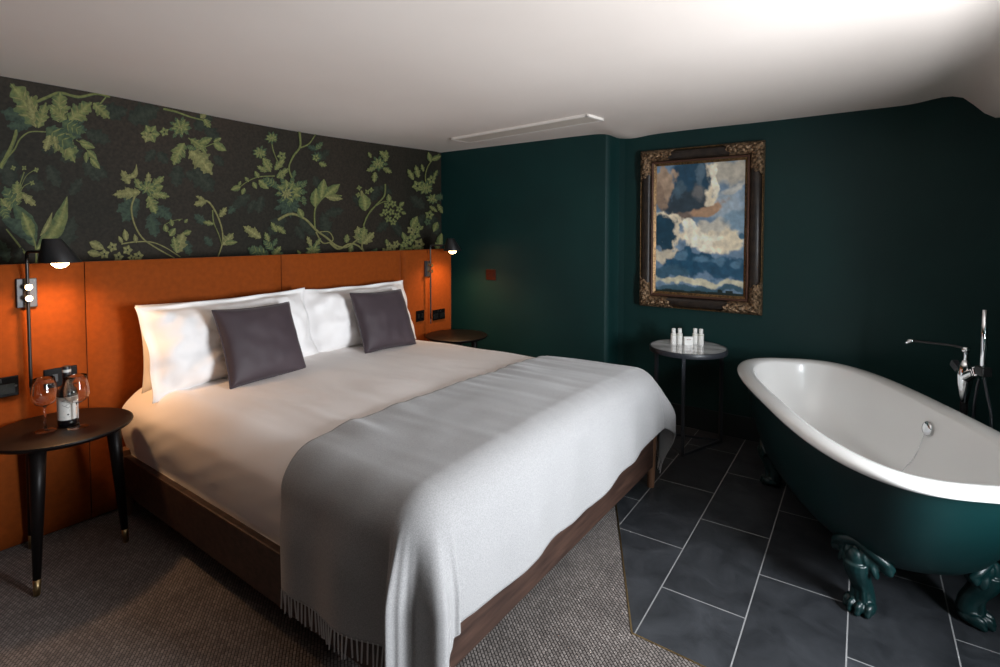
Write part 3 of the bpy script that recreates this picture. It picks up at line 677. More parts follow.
# ------------------------------------------------------------------ pillows and cushions
def pillow_mesh(w, h, t, flange=0.0, seed=0.0, crease=0.02, n=44, pinch=0.05):
    bm = bmesh.new()
    N_ = n; gs = []
    for s in (1, -1):
        g = []
        for i in range(N_ + 1):
            row = []
            for j in range(N_ + 1):
                u = -1 + 2 * i / N_; v = -1 + 2 * j / N_
                au, av = abs(u), abs(v)
                fu = 1 - flange / (w / 2); fv = 1 - flange / (h / 2)
                eu = max(0, 1 - (au / fu) ** 2.4) if au < fu else 0; ev = max(0, 1 - (av / fv) ** 2.4) if av < fv else 0
                th_ = (eu * ev) ** 0.42 * t / 2 if eu * ev > 0 else 0
                x = u * w / 2 * (1 - pinch * (1 - v * v)) ; y = v * h / 2 * (1 - pinch * (1 - u * u))
                z = s * (th_ + 0.0025)
                e = 1 - min(1, (eu * ev) ** 0.5 if eu * ev > 0 else 0)
                cz = crease * (noise.noise(Vector((x * 7 + seed, y * 7, seed + s))) * 0.6 + noise.noise(Vector((x * 16, y * 16 + seed, seed))) * 0.35)
                z += cz * (min(1, th_ / (t * 0.2)))
                if flange: z += 0.010 * e * math.sin((u * 9 + v * 7) + seed) 
                row.append(bm.verts.new((x, y, z)))
            g.append(row)
        gs.append(g)
    A, B = gs
    for i in range(N_):
        for j in range(N_):
            bm.faces.new((A[i][j], A[i + 1][j], A[i + 1][j + 1], A[i][j + 1])); bm.faces.new((B[i][j], B[i][j + 1], B[i + 1][j + 1], B[i + 1][j]))
    def edge(g): return [g[i][0] for i in range(N_ + 1)] + [g[N_][j] for j in range(1, N_ + 1)] + [g[i][N_] for i in range(N_ - 1, -1, -1)] + [g[0][j] for j in range(N_ - 1, 0, -1)]
    ea, eb = edge(A), edge(B)
    for k in range(len(ea)): k2 = (k + 1) % len(ea); bm.faces.new((ea[k], eb[k], eb[k2], ea[k2]))
    return bm, ea
def stand(o, y, x, z, lean, yaw=0.0, roll=0.0):
    """pillow local: X across, Y up, Z thickness -> standing facing +x, leaning back towards the headboard"""
    m = Matrix(((0, 0, 1), (1, 0, 0), (0, 1, 0))).to_4x4()       # local X->world y, Y->z, Z->x
    r = Matrix.Translation((x, y, z)) @ Matrix.Rotation(yaw, 4, 'Z') @ Matrix.Rotation(-lean, 4, 'Y') @ Matrix.Rotation(roll, 4, 'X') @ m
    o.matrix_world = r
def make_pillow(label, w, h, t, fl, seed, pos, lean, yaw, roll, group):
    bm, _ = pillow_mesh(w, h, t, fl, seed, 0.058)
    o = finish('pillow', bm, M['pillow'], smooth=True); stand(o, *pos, lean, yaw, roll); tag(o, label, 'pillow', group); return o
GP = 'white bed pillows against the headboard'
make_pillow('white pillow behind, nearest the left bedside table, warm-lit against the velvet', 0.80, 0.42, 0.10, 0.0, 1.3, (1.415, -2.868, 0.795), 0.12, 0, 0, GP)
make_pillow('white pillow with flange edge in front on the left half of the bed', 0.90, 0.45, 0.21, 0.028, 4.1, (1.43, -2.735, 0.800), 0.33, 0.02, 0.015, GP)
make_pillow('white pillow on the right half of the bed, behind the right cushion', 0.86, 0.44, 0.22, 0.028, 8.8, (2.285, -2.785, 0.797), 0.33, -0.02, 0.0, GP)
def make_cushion(label, seed, pos, lean, yaw, roll):
    bm, _ = pillow_mesh(0.41, 0.385, 0.13, 0.0, seed, 0.012, 36, 0.06)
    o = finish('cushion', bm, M['cushion'], smooth=True); stand(o, *pos, lean, yaw, roll); tag(o, label, 'cushion', 'plum grey cushions'); 
    # piped seam
    pts = []
    for k in range(120):
        a = k / 120 * 4; s = int(a); f = (a - s) * 2 - 1
        u, v = ((f, -1), (1, f), (-f, 1), (-1, -f))[s]
        x = u * 0.205 * (1 - 0.06 * (1 - v * v)); y = v * 0.1925 * (1 - 0.06 * (1 - u * u)); pts.append((x, y, 0))
    pts.append(pts[0]); b2 = bmesh.new(); tube(b2, pts, 0.0038, 6, cap=False)
    finish('piping', b2, M['cushion'], o, smooth=True)
    return o
make_cushion('square plum grey cushion leaning on the left white pillows', 2.0, (1.435, -2.520, 0.802), 0.42, 0.03, -0.01)
make_cushion('square plum grey cushion leaning on the right white pillow', 5.0, (2.275, -2.560, 0.800), 0.42, -0.02, -0.03)

# ------------------------------------------------------------------ wall reading lamps
def copy_tree(o, parent=None):
    c = o.copy(); COL.objects.link(c)
    if parent: c.parent = parent
    for ch in list(o.children): copy_tree(ch, c)
    return c
GL = 'black bedside reading lamps on the headboard'
def make_lamp(label, loc, head, watt):
    lamp = thing('wall_lamp', label, 'lamp', loc, 0, GL)
    bm = bmesh.new(); box_ends(bm, (0, -0.034, -0.062), (0.014, 0.034, 0.062), 0.003); finish('mounting_plate', bm, M['grey_metal'], lamp)
    H = Vector(head); r0, r1, hh = 0.072, 0.033, 0.100; off = -0.024
    side = Vector((0.04, -0.003, 0.10)); tgt = H + Vector((-0.01, off * 0.5 - 0.03, 0.045)); top = 0.162
    a = Vector((0.04, -0.003, tgt.z)); d = (tgt - a).normalized()
    pts = [(0.04, -0.003, -0.40), (0.04, -0.003, 0.0), a - Vector((0, 0, 0.025)), a - Vector((0, 0, 0.008)) + d * 0.005, a + d * 0.022, tgt]
    bm = bmesh.new(); tube(bm, spline(pts, 6), 0.0062, 10); finish('rod', bm, M['black_metal'], lamp, True)
    bm = bmesh.new(); tube(bm, [(0.04, -0.003, -0.44), (0.04, -0.003, -0.395)], 0.0045, 8); finish('rod_tip', bm, M['grey_metal'], lamp, True)
    for z in (0.027, -0.020):
        bm = bmesh.new(); tube(bm, [(0.012, -0.003, z), (0.05, -0.003, z)], 0.008, 12); tube(bm, [(0.05, -0.003, z), (0.058, -0.003, z)], 0.0125, 16)
        autosmooth(finish('clamp_knob', bm, M['brass'], lamp))
    bm = bmesh.new(); n = 40
    def ring(r, z, o): return [bm.verts.new(H + Vector((r * math.cos(2 * PI * k / n), o + r * math.sin(2 * PI * k / n), z))) for k in range(n)]
    rg = [ring(r0, 0, 0), ring(r0, 0.004, 0), ring(r1, hh - 0.004, off), ring(r1 - 0.004, hh, off - 0.001)]
    inn = [ring(r0 - 0.003, 0, 0), ring(r1 - 0.005, hh - 0.006, off)]
    for a_, b_ in zip(rg, rg[1:]):
        for k in range(n): bm.faces.new((a_[k], a_[(k + 1) % n], b_[(k + 1) % n], b_[k]))
    bm.faces.new(rg[-1])
    for k in range(n):
        bm.faces.new((inn[0][k], inn[1][k], inn[1][(k + 1) % n], inn[0][(k + 1) % n])); bm.faces.new((rg[0][k], inn[0][k], inn[0][(k + 1) % n], rg[0][(k + 1) % n]))
    bm.faces.new(inn[1][::-1])
    autosmooth(finish('shade', bm, M['black_metal'], lamp), 45)
    bm = bmesh.new(); lathe(bm, [(0, -0.024), (0.016, -0.021), (0.029, -0.008), (0.031, 0.008), (0.022, 0.030), (0.013, 0.045), (0, 0.046)], H, 24)
    finish('bulb', bm, M['bulb'], lamp, True)
    bm = bmesh.new(); lathe(bm, [(0, 0.045), (0.014, 0.045), (0.014, 0.080), (0, 0.080)], H + Vector((0, -0.01, 0)), 16); finish('bulb_holder', bm, M['black_metal'], lamp, True)
    l = bpy.data.lights.new('reading_lamp_light', 'SPOT'); l.energy = watt; l.color = (1.0, 0.56, 0.26); l.shadow_soft_size = 0.03
    l.spot_size = math.radians(155); l.spot_blend = 0.8
    o = bpy.data.objects.new('reading_lamp_light', l); COL.objects.link(o); o.location = Vector(loc) + H + Vector((0, 0, -0.028))
make_lamp('black wall reading lamp on the headboard above the left bedside table', (HBX, 0.634, 1.095), (0.175, 0.074, 0.132), 17)
make_lamp('black wall reading lamp on the headboard beside the green wall, farther from the camera', (HBX, 3.085, 1.065), (0.185, 0.098, 0.143), 16)

# ------------------------------------------------------------------ sockets and switches
def plate(name, label, cat, y0, y1, z0, z1, kind, axis='x', group=None, m='socket'):
    w, h = y1 - y0, z1 - z0
    if axis == 'x': t = thing(name, label, cat, (HBX, (y0 + y1) / 2, (z0 + z1) / 2), 0, group)
    else: t = thing(name, label, cat, ((y0 + y1) / 2, YS, (z0 + z1) / 2), -PI / 2, group)
    bm = bmesh.new(); box_ends(bm, (0, -w / 2, -h / 2), (0.008, w / 2, h / 2), 0.003); finish('faceplate', bm, M[m], t)
    def rocker(y, z, a, b):
        bm = bmesh.new(); box_ends(bm, (0.006, y - a / 2, z - b / 2), (0.013, y + a / 2, z + b / 2), 0.002); finish('rocker', bm, M['socket_dark'] if m == 'socket' else M['switch_brown'], t)
    def outlet(y):
        bm = bmesh.new(); box_ends(bm, (0.0075, y - 0.025, -0.030), (0.0095, y + 0.025, 0.012), 0.001)
        for dy_, dz_, a, b in ((0, 0.002, 0.004, 0.009), (-0.011, -0.016, 0.007, 0.004), (0.011, -0.016, 0.007, 0.004)):
            box_ends(bm, (0.009, y + dy_ - a / 2, dz_ - b / 2), (0.0102, y + dy_ + a / 2, dz_ + b / 2))
        finish('outlet', bm, M['socket_dark'], t)
    if kind == 'double':
        outlet(-0.036); outlet(0.036); rocker(-0.014, 0.028, 0.010, 0.016); rocker(0.014, 0.028, 0.010, 0.016)
    elif kind == 'single': outlet(0); rocker(0.022, 0.028, 0.010, 0.016)
    else:
        rocker(-0.02, 0, 0.02, 0.034); rocker(0.02, 0, 0.02, 0.034)
    if kind != 'switch':
        for s in (-1, 1):
            bm = bmesh.new(); tube(bm, [(0.007, s * (w / 2 - 0.010), 0), (0.0095, s * (w / 2 - 0.010), 0)], 0.004, 10); finish('screw', bm, M['chrome'], t)
    return t
plate('wall_socket', 'black double socket on the headboard, left of the lamp rod at the picture edge', 'socket', 0.452, 0.599, 0.665, 0.749, 'double')
plate('wall_socket', 'black square switch plate on the headboard behind the wine bottle', 'socket', 0.681, 0.80, 0.667, 0.752, 'switch')
plate('wall_socket', 'small black square switch plate between the right pillow and lamp rod', 'socket', 2.955, 3.042, 0.652, 0.738, 'switch')
plate('wall_socket', 'black double socket on the headboard beside the green wall', 'socket', 3.142, 3.288, 0.636, 0.722, 'double')
plate('light_switch', 'brown bronze light switch on the green wall', 'switch', -2.712, -2.612, 0.955, 1.045, 'switch', 'y', None, 'switch_brown')

# ------------------------------------------------------------------ bedside tables
GT = 'round black bedside tables'
tb = thing('bedside_table', 'round black wooden bedside table left of the bed, holding wine', 'table', (-2.705, 0.675, 0.006), 0, GT)
bm = bmesh.new(); lathe(bm, [(0, 0.532), (0.225, 0.532), (0.238, 0.540), (0.243, 0.547), (0.241, 0.552), (0.236, 0.554), (0, 0.554)], (0, 0, 0), 72); o = finish('table_top', bm, M['black_wood'], tb); autosmooth(o, 35)
for (lx, ly) in ((0.19, -0.135), (0.06, 0.195), (-0.215, -0.06)):
    bm = bmesh.new(); d = Vector((lx, ly, 0)); top = Vector((d.x * 0.83, d.y * 0.83, 0.535)); bot = Vector((d.x, d.y, 0.0)); 
    mid_ = bot + (top - bot) * 0.11
    tube(bm, [mid_, bot + (top - bot) * 0.7, top], [0.0125, 0.023, 0.027], 20); lg = finish('leg', bm, M['black_wood'], tb, True)
    bm = bmesh.new(); tube(bm, [bot, mid_], [0.0105, 0.0128], 20); finish('ferrule', bm, M['dull_brass'], lg, True)
tb2 = copy_tree(tb); tb2.location = (-2.69, 3.13, 0.0); tb2.rotation_euler = (0, 0, 2.1)
tb2['label'] = 'round black bedside table in the corner between bed and green wall'

# ------------------------------------------------------------------ wine bottle and glasses
TT = 0.006 + 0.554
wb = thing('wine_bottle', 'half-size dark wine bottle with white label on the left bedside table', 'bottle', (-2.715, 0.700, TT), math.radians(-20))
bm = bmesh.new(); lathe(bm, [(0, 0.0), (0.030, 0.0), (0.034, 0.004), (0.0345, 0.02), (0.0345, 0.128), (0.032, 0.143), (0.022, 0.160), (0.0145, 0.172), (0.0132, 0.20), (0.0130, 0.232)], (0, 0, 0), 40)
o = finish('glass_body', bm, M['bottle_glass'], wb); autosmooth(o, 50)
bm = bmesh.new(); lathe(bm, [(0.0140, 0.196), (0.0142, 0.240), (0.0128, 0.243), (0, 0.243)], (0, 0, 0), 32); finish('foil_capsule', bm, M['foil'], wb, True)
bm = bmesh.new(); lathe(bm, [(0.0146, 0.218), (0.0148, 0.219), (0.0148, 0.228), (0.0146, 0.229)], (0, 0, 0), 32); finish('neck_band', bm, M['paper_label'], wb, True)
def label_patch(name, r, a0, a1, z0, z1, m, parent, n=20):
    bm = bmesh.new(); A = []; B = []
    for i in range(n + 1):
        a = a0 + (a1 - a0) * i / n; A.append(bm.verts.new((r * math.cos(a), r * math.sin(a), z0))); B.append(bm.verts.new((r * math.cos(a), r * math.sin(a), z1)))
    for i in range(n): bm.faces.new((A[i], A[i + 1], B[i + 1], B[i]))
    return finish(name, bm, m, parent, True)
lb = label_patch('label', 0.0349, -1.7, 1.7, 0.026, 0.120, M['paper_label'], wb)
# printed marks on the label: a sweeping vine sketch and a small seal
bm = bmesh.new()
def cyl(a, z, r=0.0353): return (r * math.cos(a), r * math.sin(a), z)
for pts in ([(-0.45, 0.092), (-0.2, 0.084), (0.1, 0.090), (0.4, 0.100)], [(-0.1, 0.082), (0.15, 0.076), (0.3, 0.082)], [(-0.5, 0.104), (-0.1, 0.108), (0.3, 0.106)], [(0.0, 0.090), (0.1, 0.099), (0.3, 0.094)]):
    sp = spline([Vector((a, z, 0)) for a, z in pts], 5)
    for p, q in zip(sp, sp[1:]):
        bm.faces.new([bm.verts.new(cyl(*c)) for c in ((p.x, p.y - 0.0008), (q.x, q.y - 0.0008), (q.x, q.y + 0.0008), (p.x, p.y + 0.0008))])
c8 = [bm.verts.new(cyl(0.12 + 0.10 * math.cos(k * PI / 5), 0.049 + 0.0035 * math.sin(k * PI / 5))) for k in range(10)]; bm.faces.new(c8)
for z in (0.062, 0.066, 0.040, 0.036):
    bm.faces.new([bm.verts.new(cyl(a, zz)) for a, zz in ((-0.3, z), (0.3, z), (0.3, z + 0.0009), (-0.3, z + 0.0009))])
finish('print', bm, M['ink'], lb)
GG = 'wine glasses on the left bedside table'
wg = thing('wine_glass', 'empty stemmed wine glass left of the bottle on the bedside table', 'glass', (-2.695, 0.622, TT), 0, GG)
bm = bmesh.new(); lathe(bm, [(0, 0.0035), (0.012, 0.0040), (0.034, 0.0015), (0.0355, 0.0012), (0.0355, 0.0), (0, 0.0)], (0, 0, 0), 40); finish('foot', bm, M['glass'], wg, True)
bm = bmesh.new(); lathe(bm, [(0.010, 0.0042), (0.0045, 0.010), (0.0034, 0.03), (0.0034, 0.089), (0.006, 0.100), (0.0, 0.103)], (0, 0, 0), 24); finish('stem', bm, M['glass'], wg, True)
bm = bmesh.new()
ob = [(0.0, 0.1005), (0.012, 0.1015), (0.028, 0.110), (0.039, 0.124), (0.0430, 0.141), (0.0415, 0.164), (0.0365, 0.190), (0.0335, 0.212)]
lathe(bm, ob + [(0.0330, 0.2125)] + [(max(r - 0.0008, 0.0), z + (0.0012 if r < 0.02 else 0)) for r, z in ob[::-1]], (0, 0, 0), 48); finish('bowl', bm, M['glass'], wg, True)
wg2 = copy_tree(wg); wg2.location = (-2.640, 0.712, TT); wg2['label'] = 'empty stemmed wine glass right of the bottle on the bedside table'

# ------------------------------------------------------------------ marble side table and toiletries
MT = Vector((-1.000, 3.425, 0)); MH = 0.625
mt = thing('side_table', 'round marble-topped side table with thin black legs below the painting', 'table', tuple(MT))
bm = bmesh.new(); lathe(bm, [(0, MH - 0.010), (0.224, MH - 0.010), (0.228, MH - 0.006), (0.227, MH), (0, MH)], (0, 0, 0), 72); o = finish('marble_top', bm, M['marble'], mt); autosmooth(o, 35)
bm = bmesh.new(); lathe(bm, [(0.220, MH - 0.030), (0.236, MH - 0.030), (0.237, MH - 0.028), (0.237, MH - 0.002), (0.235, MH + 0.001), (0.2295, MH + 0.001), (0.2292, MH - 0.0105), (0.220, MH - 0.0105), (0.220, MH - 0.030)], (0, 0, 0), 72); o = finish('rim', bm, M['grey_metal'], mt); autosmooth(o, 35)
LP = [Vector((0.045, -0.238, 0)), Vector((0.183, 0.160, 0)), Vector((-0.235, 0.055, 0))]
for p in LP:
    bm = bmesh.new(); box_ends(bm, (-0.0095, -0.0095, 0.0), (0.0095, 0.0095, MH - 0.028), 0.001); o = finish('leg', bm, M['grey_metal'], mt); o.location = p * 0.935; o.rotation_euler = (0, 0, math.atan2(p.y, p.x))
for p, q in ((0, 1), (1, 2), (2, 0)):
    bm = bmesh.new(); a, b = LP[p] * 0.935, LP[q] * 0.935; d = b - a
    box(bm, (a + b) / 2 + Vector((0, 0, 0.007)), (d.length, 0.014, 0.014), Matrix.Rotation(math.atan2(d.y, d.x), 4, 'Z'), 0.001)
    finish('base_bar', bm, M['grey_metal'], mt)
GB = 'white toiletry bottles on the marble side table'
tbt = thing('toiletry_bottle', '', 'bottle', (-1.088, 3.402, MH), -0.6, GB)
bm = bmesh.new(); lathe(bm, [(0, 0), (0.0165, 0), (0.0178, 0.002), (0.0178, 0.066), (0.0165, 0.070), (0.010, 0.073), (0.010, 0.076), (0, 0.076)], (0, 0, 0), 28); autosmooth(finish('body', bm, M['white_plastic'], tbt))
bm = bmesh.new(); lathe(bm, [(0, 0.075), (0.0125, 0.075), (0.0128, 0.100), (0.011, 0.103), (0, 0.103)], (0, 0, 0), 28); autosmooth(finish('cap', bm, M['white_plastic'], tbt))
bm = bmesh.new(); lathe(bm, [(0.0180, 0.060), (0.0181, 0.0602), (0.0181, 0.0635), (0.0180, 0.0637)], (0, 0, 0), 28); finish('band', bm, M['cream_band'], tbt)
lbls = ['white capped toiletry bottle, leftmost on the marble table', 'white capped toiletry bottle just left of the small box on the marble table', 'white capped toiletry bottle just right of the small box on the marble table', 'white capped toiletry bottle, rightmost on the marble table']
for k, (x, y) in enumerate(((-1.098, 3.445), (-1.066, 3.470), (-0.985, 3.530), (-0.948, 3.530))):
    t = tbt if k == 0 else copy_tree(tbt); t.location = (x, y, MH); t['label'] = lbls[k]
sb = thing('soap_box', 'small white soap box between the toiletry bottles on the marble table', 'box', (-1.012, 3.475, MH), math.radians(35))
bm = bmesh.new(); box_ends(bm, (-0.028, -0.012, 0), (0.028, 0.012, 0.054), 0.002); finish('carton', bm, M['white_plastic'], sb)
bm = bmesh.new()
for x in (-0.012, -0.006, 0.001, 0.007, 0.012): box_ends(bm, (x - 0.002, -0.0126, 0.034), (x + 0.002, -0.0118, 0.038))
finish('print', bm, M['label_ink'], sb)

# ------------------------------------------------------------------ painting
PX0, PX1, PZ0, PZ1 = -1.425, -0.620, 0.825, 1.933
PC = Vector(((PX0 + PX1) / 2, YW, (PZ0 + PZ1) / 2)); PWd, PHt = PX1 - PX0, PZ1 - PZ0
pic = thing('painting', 'framed painting of billowing clouds hanging on the green wall above the marble table', 'painting', tuple(PC))
FW = 0.100
def frame_ring(name, o0, o1, prof, m):
    """mitred moulding between outer inset o0 and inner inset o1; prof(t)->depth"""
    bm = bmesh.new(); n = 14; loops = []
    for i in range(n + 1):
        t = i / n; ins = o0 + (o1 - o0) * t; d = prof(t)
        hw, hh = PWd / 2 - ins, PHt / 2 - ins
        loops.append([bm.verts.new(c) for c in ((-hw, -d, -hh), (hw, -d, -hh), (hw, -d, hh), (-hw, -d, hh))])
    hw, hh = PWd / 2 - o0, PHt / 2 - o0; bk = [bm.verts.new(c) for c in ((-hw, 0, -hh), (hw, 0, -hh), (hw, 0, hh), (-hw, 0, hh))]
    hw, hh = PWd / 2 - o1, PHt / 2 - o1; bi = [bm.verts.new(c) for c in ((-hw, 0, -hh), (hw, 0, -hh), (hw, 0, hh), (-hw, 0, hh))]
    L_ = [bk] + loops + [bi]
    for a, b in zip(L_, L_[1:]):
        for k in range(4): bm.faces.new((a[k], a[(k + 1) % 4], b[(k + 1) % 4], b[k]))
    o = finish(name, bm, m, pic); autosmooth(o, 50); return o
frame_ring('outer_edge', 0.0, 0.010, lambda t: 0.030 + 0.012 * math.sin(PI * t), M['gilt_line'])
frame_ring('moulding', 0.010, FW - 0.020, lambda t: 0.030 + 0.028 * math.sin(PI * t) ** 0.7, M['frame_black'])
frame_ring('inner_moulding', FW - 0.020, FW - 0.004, lambda t: 0.034 + 0.008 * math.sin(PI * t), M['copper_line'])
frame_ring('liner', FW - 0.004, FW + 0.012, lambda t: 0.030 - 0.012 * t, M['gilt_line'])
# carved gilt corners: scrollwork relief along both arms
def corner(sx, sz):
    bm = bmesh.new(); lenx, lenz = 0.245, 0.215; nI, nW = 90, 26
    def relief(s, t, k):
        e = math.sin(PI * min(1, max(0, t))) ** 0.45
        a = 0.5 + 0.5 * math.sin(s * 130 + math.sin(t * 9) * 2.2 + k); b = noise.noise(Vector((s * 75, t * 7, k * 3.1))); c = noise.noise(Vector((s * 160, t * 15, k)))
        return 0.030 + 0.028 * math.sin(PI * t) ** 0.7 + e * (0.010 + 0.010 * a + 0.008 * b + 0.005 * c)
    for arm, ln in ((0, lenx), (1, lenz)):
        g = []
        for i in range(nI + 1):
            row = []
            for j in range(nW + 1):
                t = j / nW; ins = -0.001 + (FW - 0.020) * t
                s0 = ins; s1 = ln - 0.045 * t + 0.008 * math.sin(t * 14) ; s = s0 + (s1 - s0) * i / nI
                d = relief(s, t, arm + sx * 2 + sz * 5 + 9) if 0 < i < nI and 0 < j < nW else 0.030 + 0.026 * math.sin(PI * t) ** 0.7 * 0.9
                if arm == 0: x, z = PWd / 2 - s, PHt / 2 - ins
                else: x, z = PWd / 2 - ins, PHt / 2 - s
                row.append(bm.verts.new((sx * x, -d, sz * z)))
            g.append(row)
        for i in range(nI):
            for j in range(nW): bm.faces.new((g[i][j], g[i + 1][j], g[i + 1][j + 1], g[i][j + 1]))
    o = finish('corner_ornament', bm, M['gilt'], pic, True); return o
for sx in (-1, 1):
    for sz in (-1, 1): corner(sx, sz)
# canvas
def paint(u, v):
    """u right, v down; a plain cloudscape"""
    du = 0.060 * fbm(u * 4, v * 5, 1, 5); dv_ = 0.060 * fbm(u * 4, v * 5, 8, 5)
    fine = fbm(u * 9, v * 11, 3, 5)
    c = (0.17, 0.26, 0.36)
    def mix_(a, b, t): return tuple(a[k] + (b[k] - a[k]) * t for k in range(3))
    def blob(c, cu, cv, ru, rv, col, soft=0.35, rot=0.0, nz=0.55):
        a, b = u + du * 1.6 - cu, v + dv_ * 1.6 - cv
        ca, sa = math.cos(rot), math.sin(rot); a, b = a * ca + b * sa, -a * sa + b * ca
        soft = soft * 0.55; r = math.hypot(a / ru, b / rv) - nz * 1.5 * fine
        return mix_(c, col, 1 - smooth01((r - 1 + soft) / (2 * soft)))
    cream = (0.78, 0.68, 0.50); blue = (0.035, 0.105, 0.185); grey = (0.085, 0.095, 0.11); pale = (0.36, 0.44, 0.50); tan = (0.42, 0.26, 0.16); white = (0.92, 0.85, 0.68)
    c = blob(c, 0.85, 0.08, 0.24, 0.09, (0.50, 0.46, 0.38), 0.5); c = blob(c, 0.80, 0.33, 0.30, 0.10, pale, 0.7)
    c = blob(c, 0.35, 0.03, 0.22, 0.05, (0.07, 0.15, 0.24), 0.5)
    c = blob(c, 0.60, 0.16, 0.10, 0.15, cream, 0.25); c = blob(c, 0.40, 0.14, 0.23, 0.17, (0.020, 0.065, 0.110), 0.30)
    c = blob(c, 0.34, 0.30, 0.28, 0.12, (0.035, 0.055, 0.072), 0.35); c = blob(c, 0.10, 0.13, 0.13, 0.12, (0.42, 0.30, 0.21), 0.25); c = blob(c, 0.06, 0.25, 0.07, 0.08, (0.30, 0.21, 0.15), 0.4)
    c = blob(c, 0.57, 0.36, 0.22, 0.045, tan, 0.4, -0.25); c = blob(c, 0.32, 0.43, 0.14, 0.06, (0.16, 0.12, 0.10), 0.5)
    c = blob(c, 0.66, 0.57, 0.40, 0.10, cream, 0.35); c = blob(c, 0.55, 0.60, 0.20, 0.07, white, 0.5); c = blob(c, 0.68, 0.48, 0.20, 0.05, (0.55, 0.52, 0.44), 0.5)
    c = blob(c, 0.95, 0.45, 0.16, 0.06, (0.22, 0.33, 0.42), 0.5); c = blob(c, 0.97, 0.54, 0.05, 0.03, (0.06, 0.14, 0.21), 0.4)
    c = blob(c, 0.12, 0.50, 0.19, 0.145, cream, 0.22, 0.15); c = blob(c, 0.08, 0.515, 0.17, 0.125, (0.018, 0.058, 0.092), 0.22, 0.15)
    c = blob(c, 0.66, 0.09, 0.055, 0.05, white, 0.3); c = blob(c, 0.69, 0.20, 0.045, 0.06, white, 0.3); c = blob(c, 0.63, 0.28, 0.06, 0.035, cream, 0.4)
    c = blob(c, 0.52, 0.10, 0.05, 0.07, (0.10, 0.16, 0.21), 0.4); c = blob(c, 0.48, 0.22, 0.08, 0.05, (0.16, 0.16, 0.16), 0.6); c = blob(c, 0.28, 0.20, 0.07, 0.05, (0.07, 0.12, 0.16), 0.5)
    c = blob(c, 0.40, 0.50, 0.09, 0.05, white, 0.4); c = blob(c, 0.80, 0.62, 0.16, 0.03, cream, 0.4); c = blob(c, 0.88, 0.20, 0.15, 0.022, (0.50, 0.50, 0.46), 0.6, -0.3)
    c = blob(c, 0.10, 0.70, 0.16, 0.05, (0.62, 0.55, 0.42), 0.4)
    c = blob(c, 0.45, 0.76, 0.26, 0.085, (0.020, 0.080, 0.140), 0.25); c = blob(c, 0.80, 0.80, 0.30, 0.085, (0.028, 0.090, 0.155), 0.30); c = blob(c, 0.15, 0.83, 0.26, 0.045, (0.05, 0.12, 0.18), 0.35)
    for cu_, cv_ in ((0.30, 0.715), (0.52, 0.735), (0.70, 0.745), (0.90, 0.765)): c = blob(c, cu_, cv_, 0.07, 0.028, (0.10, 0.20, 0.29), 0.6)
    c = blob(c, 0.5, 0.905, 0.60, 0.026, (0.62, 0.58, 0.42), 0.5, 0.03, 0.9); c = blob(c, 0.45, 0.965, 0.8, 0.030, (0.050, 0.11, 0.15), 0.4, 0.0, 0.6)
    h = 0.975 + 0.012 * noise.noise(Vector((u * 9, 0, 0))) - (0.018 if (0.72 < u < 0.77 or 0.80 < u < 0.88) else 0)
    k_ = 1 + 0.45 * fbm(u * 16 + 5, v * 22, 6, 4); c = tuple(min(1, x * k_ * 1.12) for x in c)
    if v > h: c = (0.018, 0.030, 0.026)
    return c
bm = bmesh.new(); cl = bm.loops.layers.float_color.new('Col')
nu, nv = 130, 180; cw, ch = PWd - 2 * (FW + 0.006), PHt - 2 * (FW + 0.006)
colr = [[paint(i / nu, j / nv) for j in range(nv + 1)] for i in range(nu + 1)]
g = [[bm.verts.new((-cw / 2 + cw * i / nu, -0.014, ch / 2 - ch * j / nv)) for j in range(nv + 1)] for i in range(nu + 1)]
for i in range(nu):
    for j in range(nv):
        f = bm.faces.new((g[i][j], g[i][j + 1], g[i + 1][j + 1], g[i + 1][j]))
        for lp, (a, b) in zip(f.loops, ((i, j), (i, j + 1), (i + 1, j + 1), (i + 1, j))): lp[cl] = (*colr[a][b], 1)
me = bpy.data.meshes.new('canvas'); bm.to_mesh(me); bm.free(); me.materials.append(M['canvas'])
o = bpy.data.objects.new('canvas', me); COL.objects.link(o); o.parent = pic
bm = bmesh.new(); box_ends(bm, (-cw / 2 - 0.004, -0.012, -ch / 2 - 0.004), (cw / 2 + 0.004, -0.001, ch / 2 + 0.004)); finish('backboard', bm, M['frame_black'], pic)

# ------------------------------------------------------------------ ceiling vent
vt = thing('ceiling_vent', 'long narrow white air vent set in the ceiling above the bed foot', 'vent', (-2.02, 3.02, CZ - 0.006), math.radians(-6.5))
VL, VW = 1.20, 0.19
bm = bmesh.new()
for a, b in (((-VL / 2, -VW / 2, -0.008), (VL / 2, -VW / 2 + 0.022, 0.012)), ((-VL / 2, VW / 2 - 0.022, -0.008), (VL / 2, VW / 2, 0.012)), ((-VL / 2, -VW / 2, -0.008), (-VL / 2 + 0.022, VW / 2, 0.012)), ((VL / 2 - 0.022, -VW / 2, -0.008), (VL / 2, VW / 2, 0.012))):
    box_ends(bm, a, b, 0.003)
finish('frame', bm, M['slate_frame'], vt)
bm = bmesh.new(); box_ends(bm, (-VL / 2 + 0.018, -VW / 2 + 0.018, -0.0065), (VL / 2 - 0.018, VW / 2 - 0.018, 0.010), 0.002)
finish('grille_panel', bm, M['vent_panel'], vt)

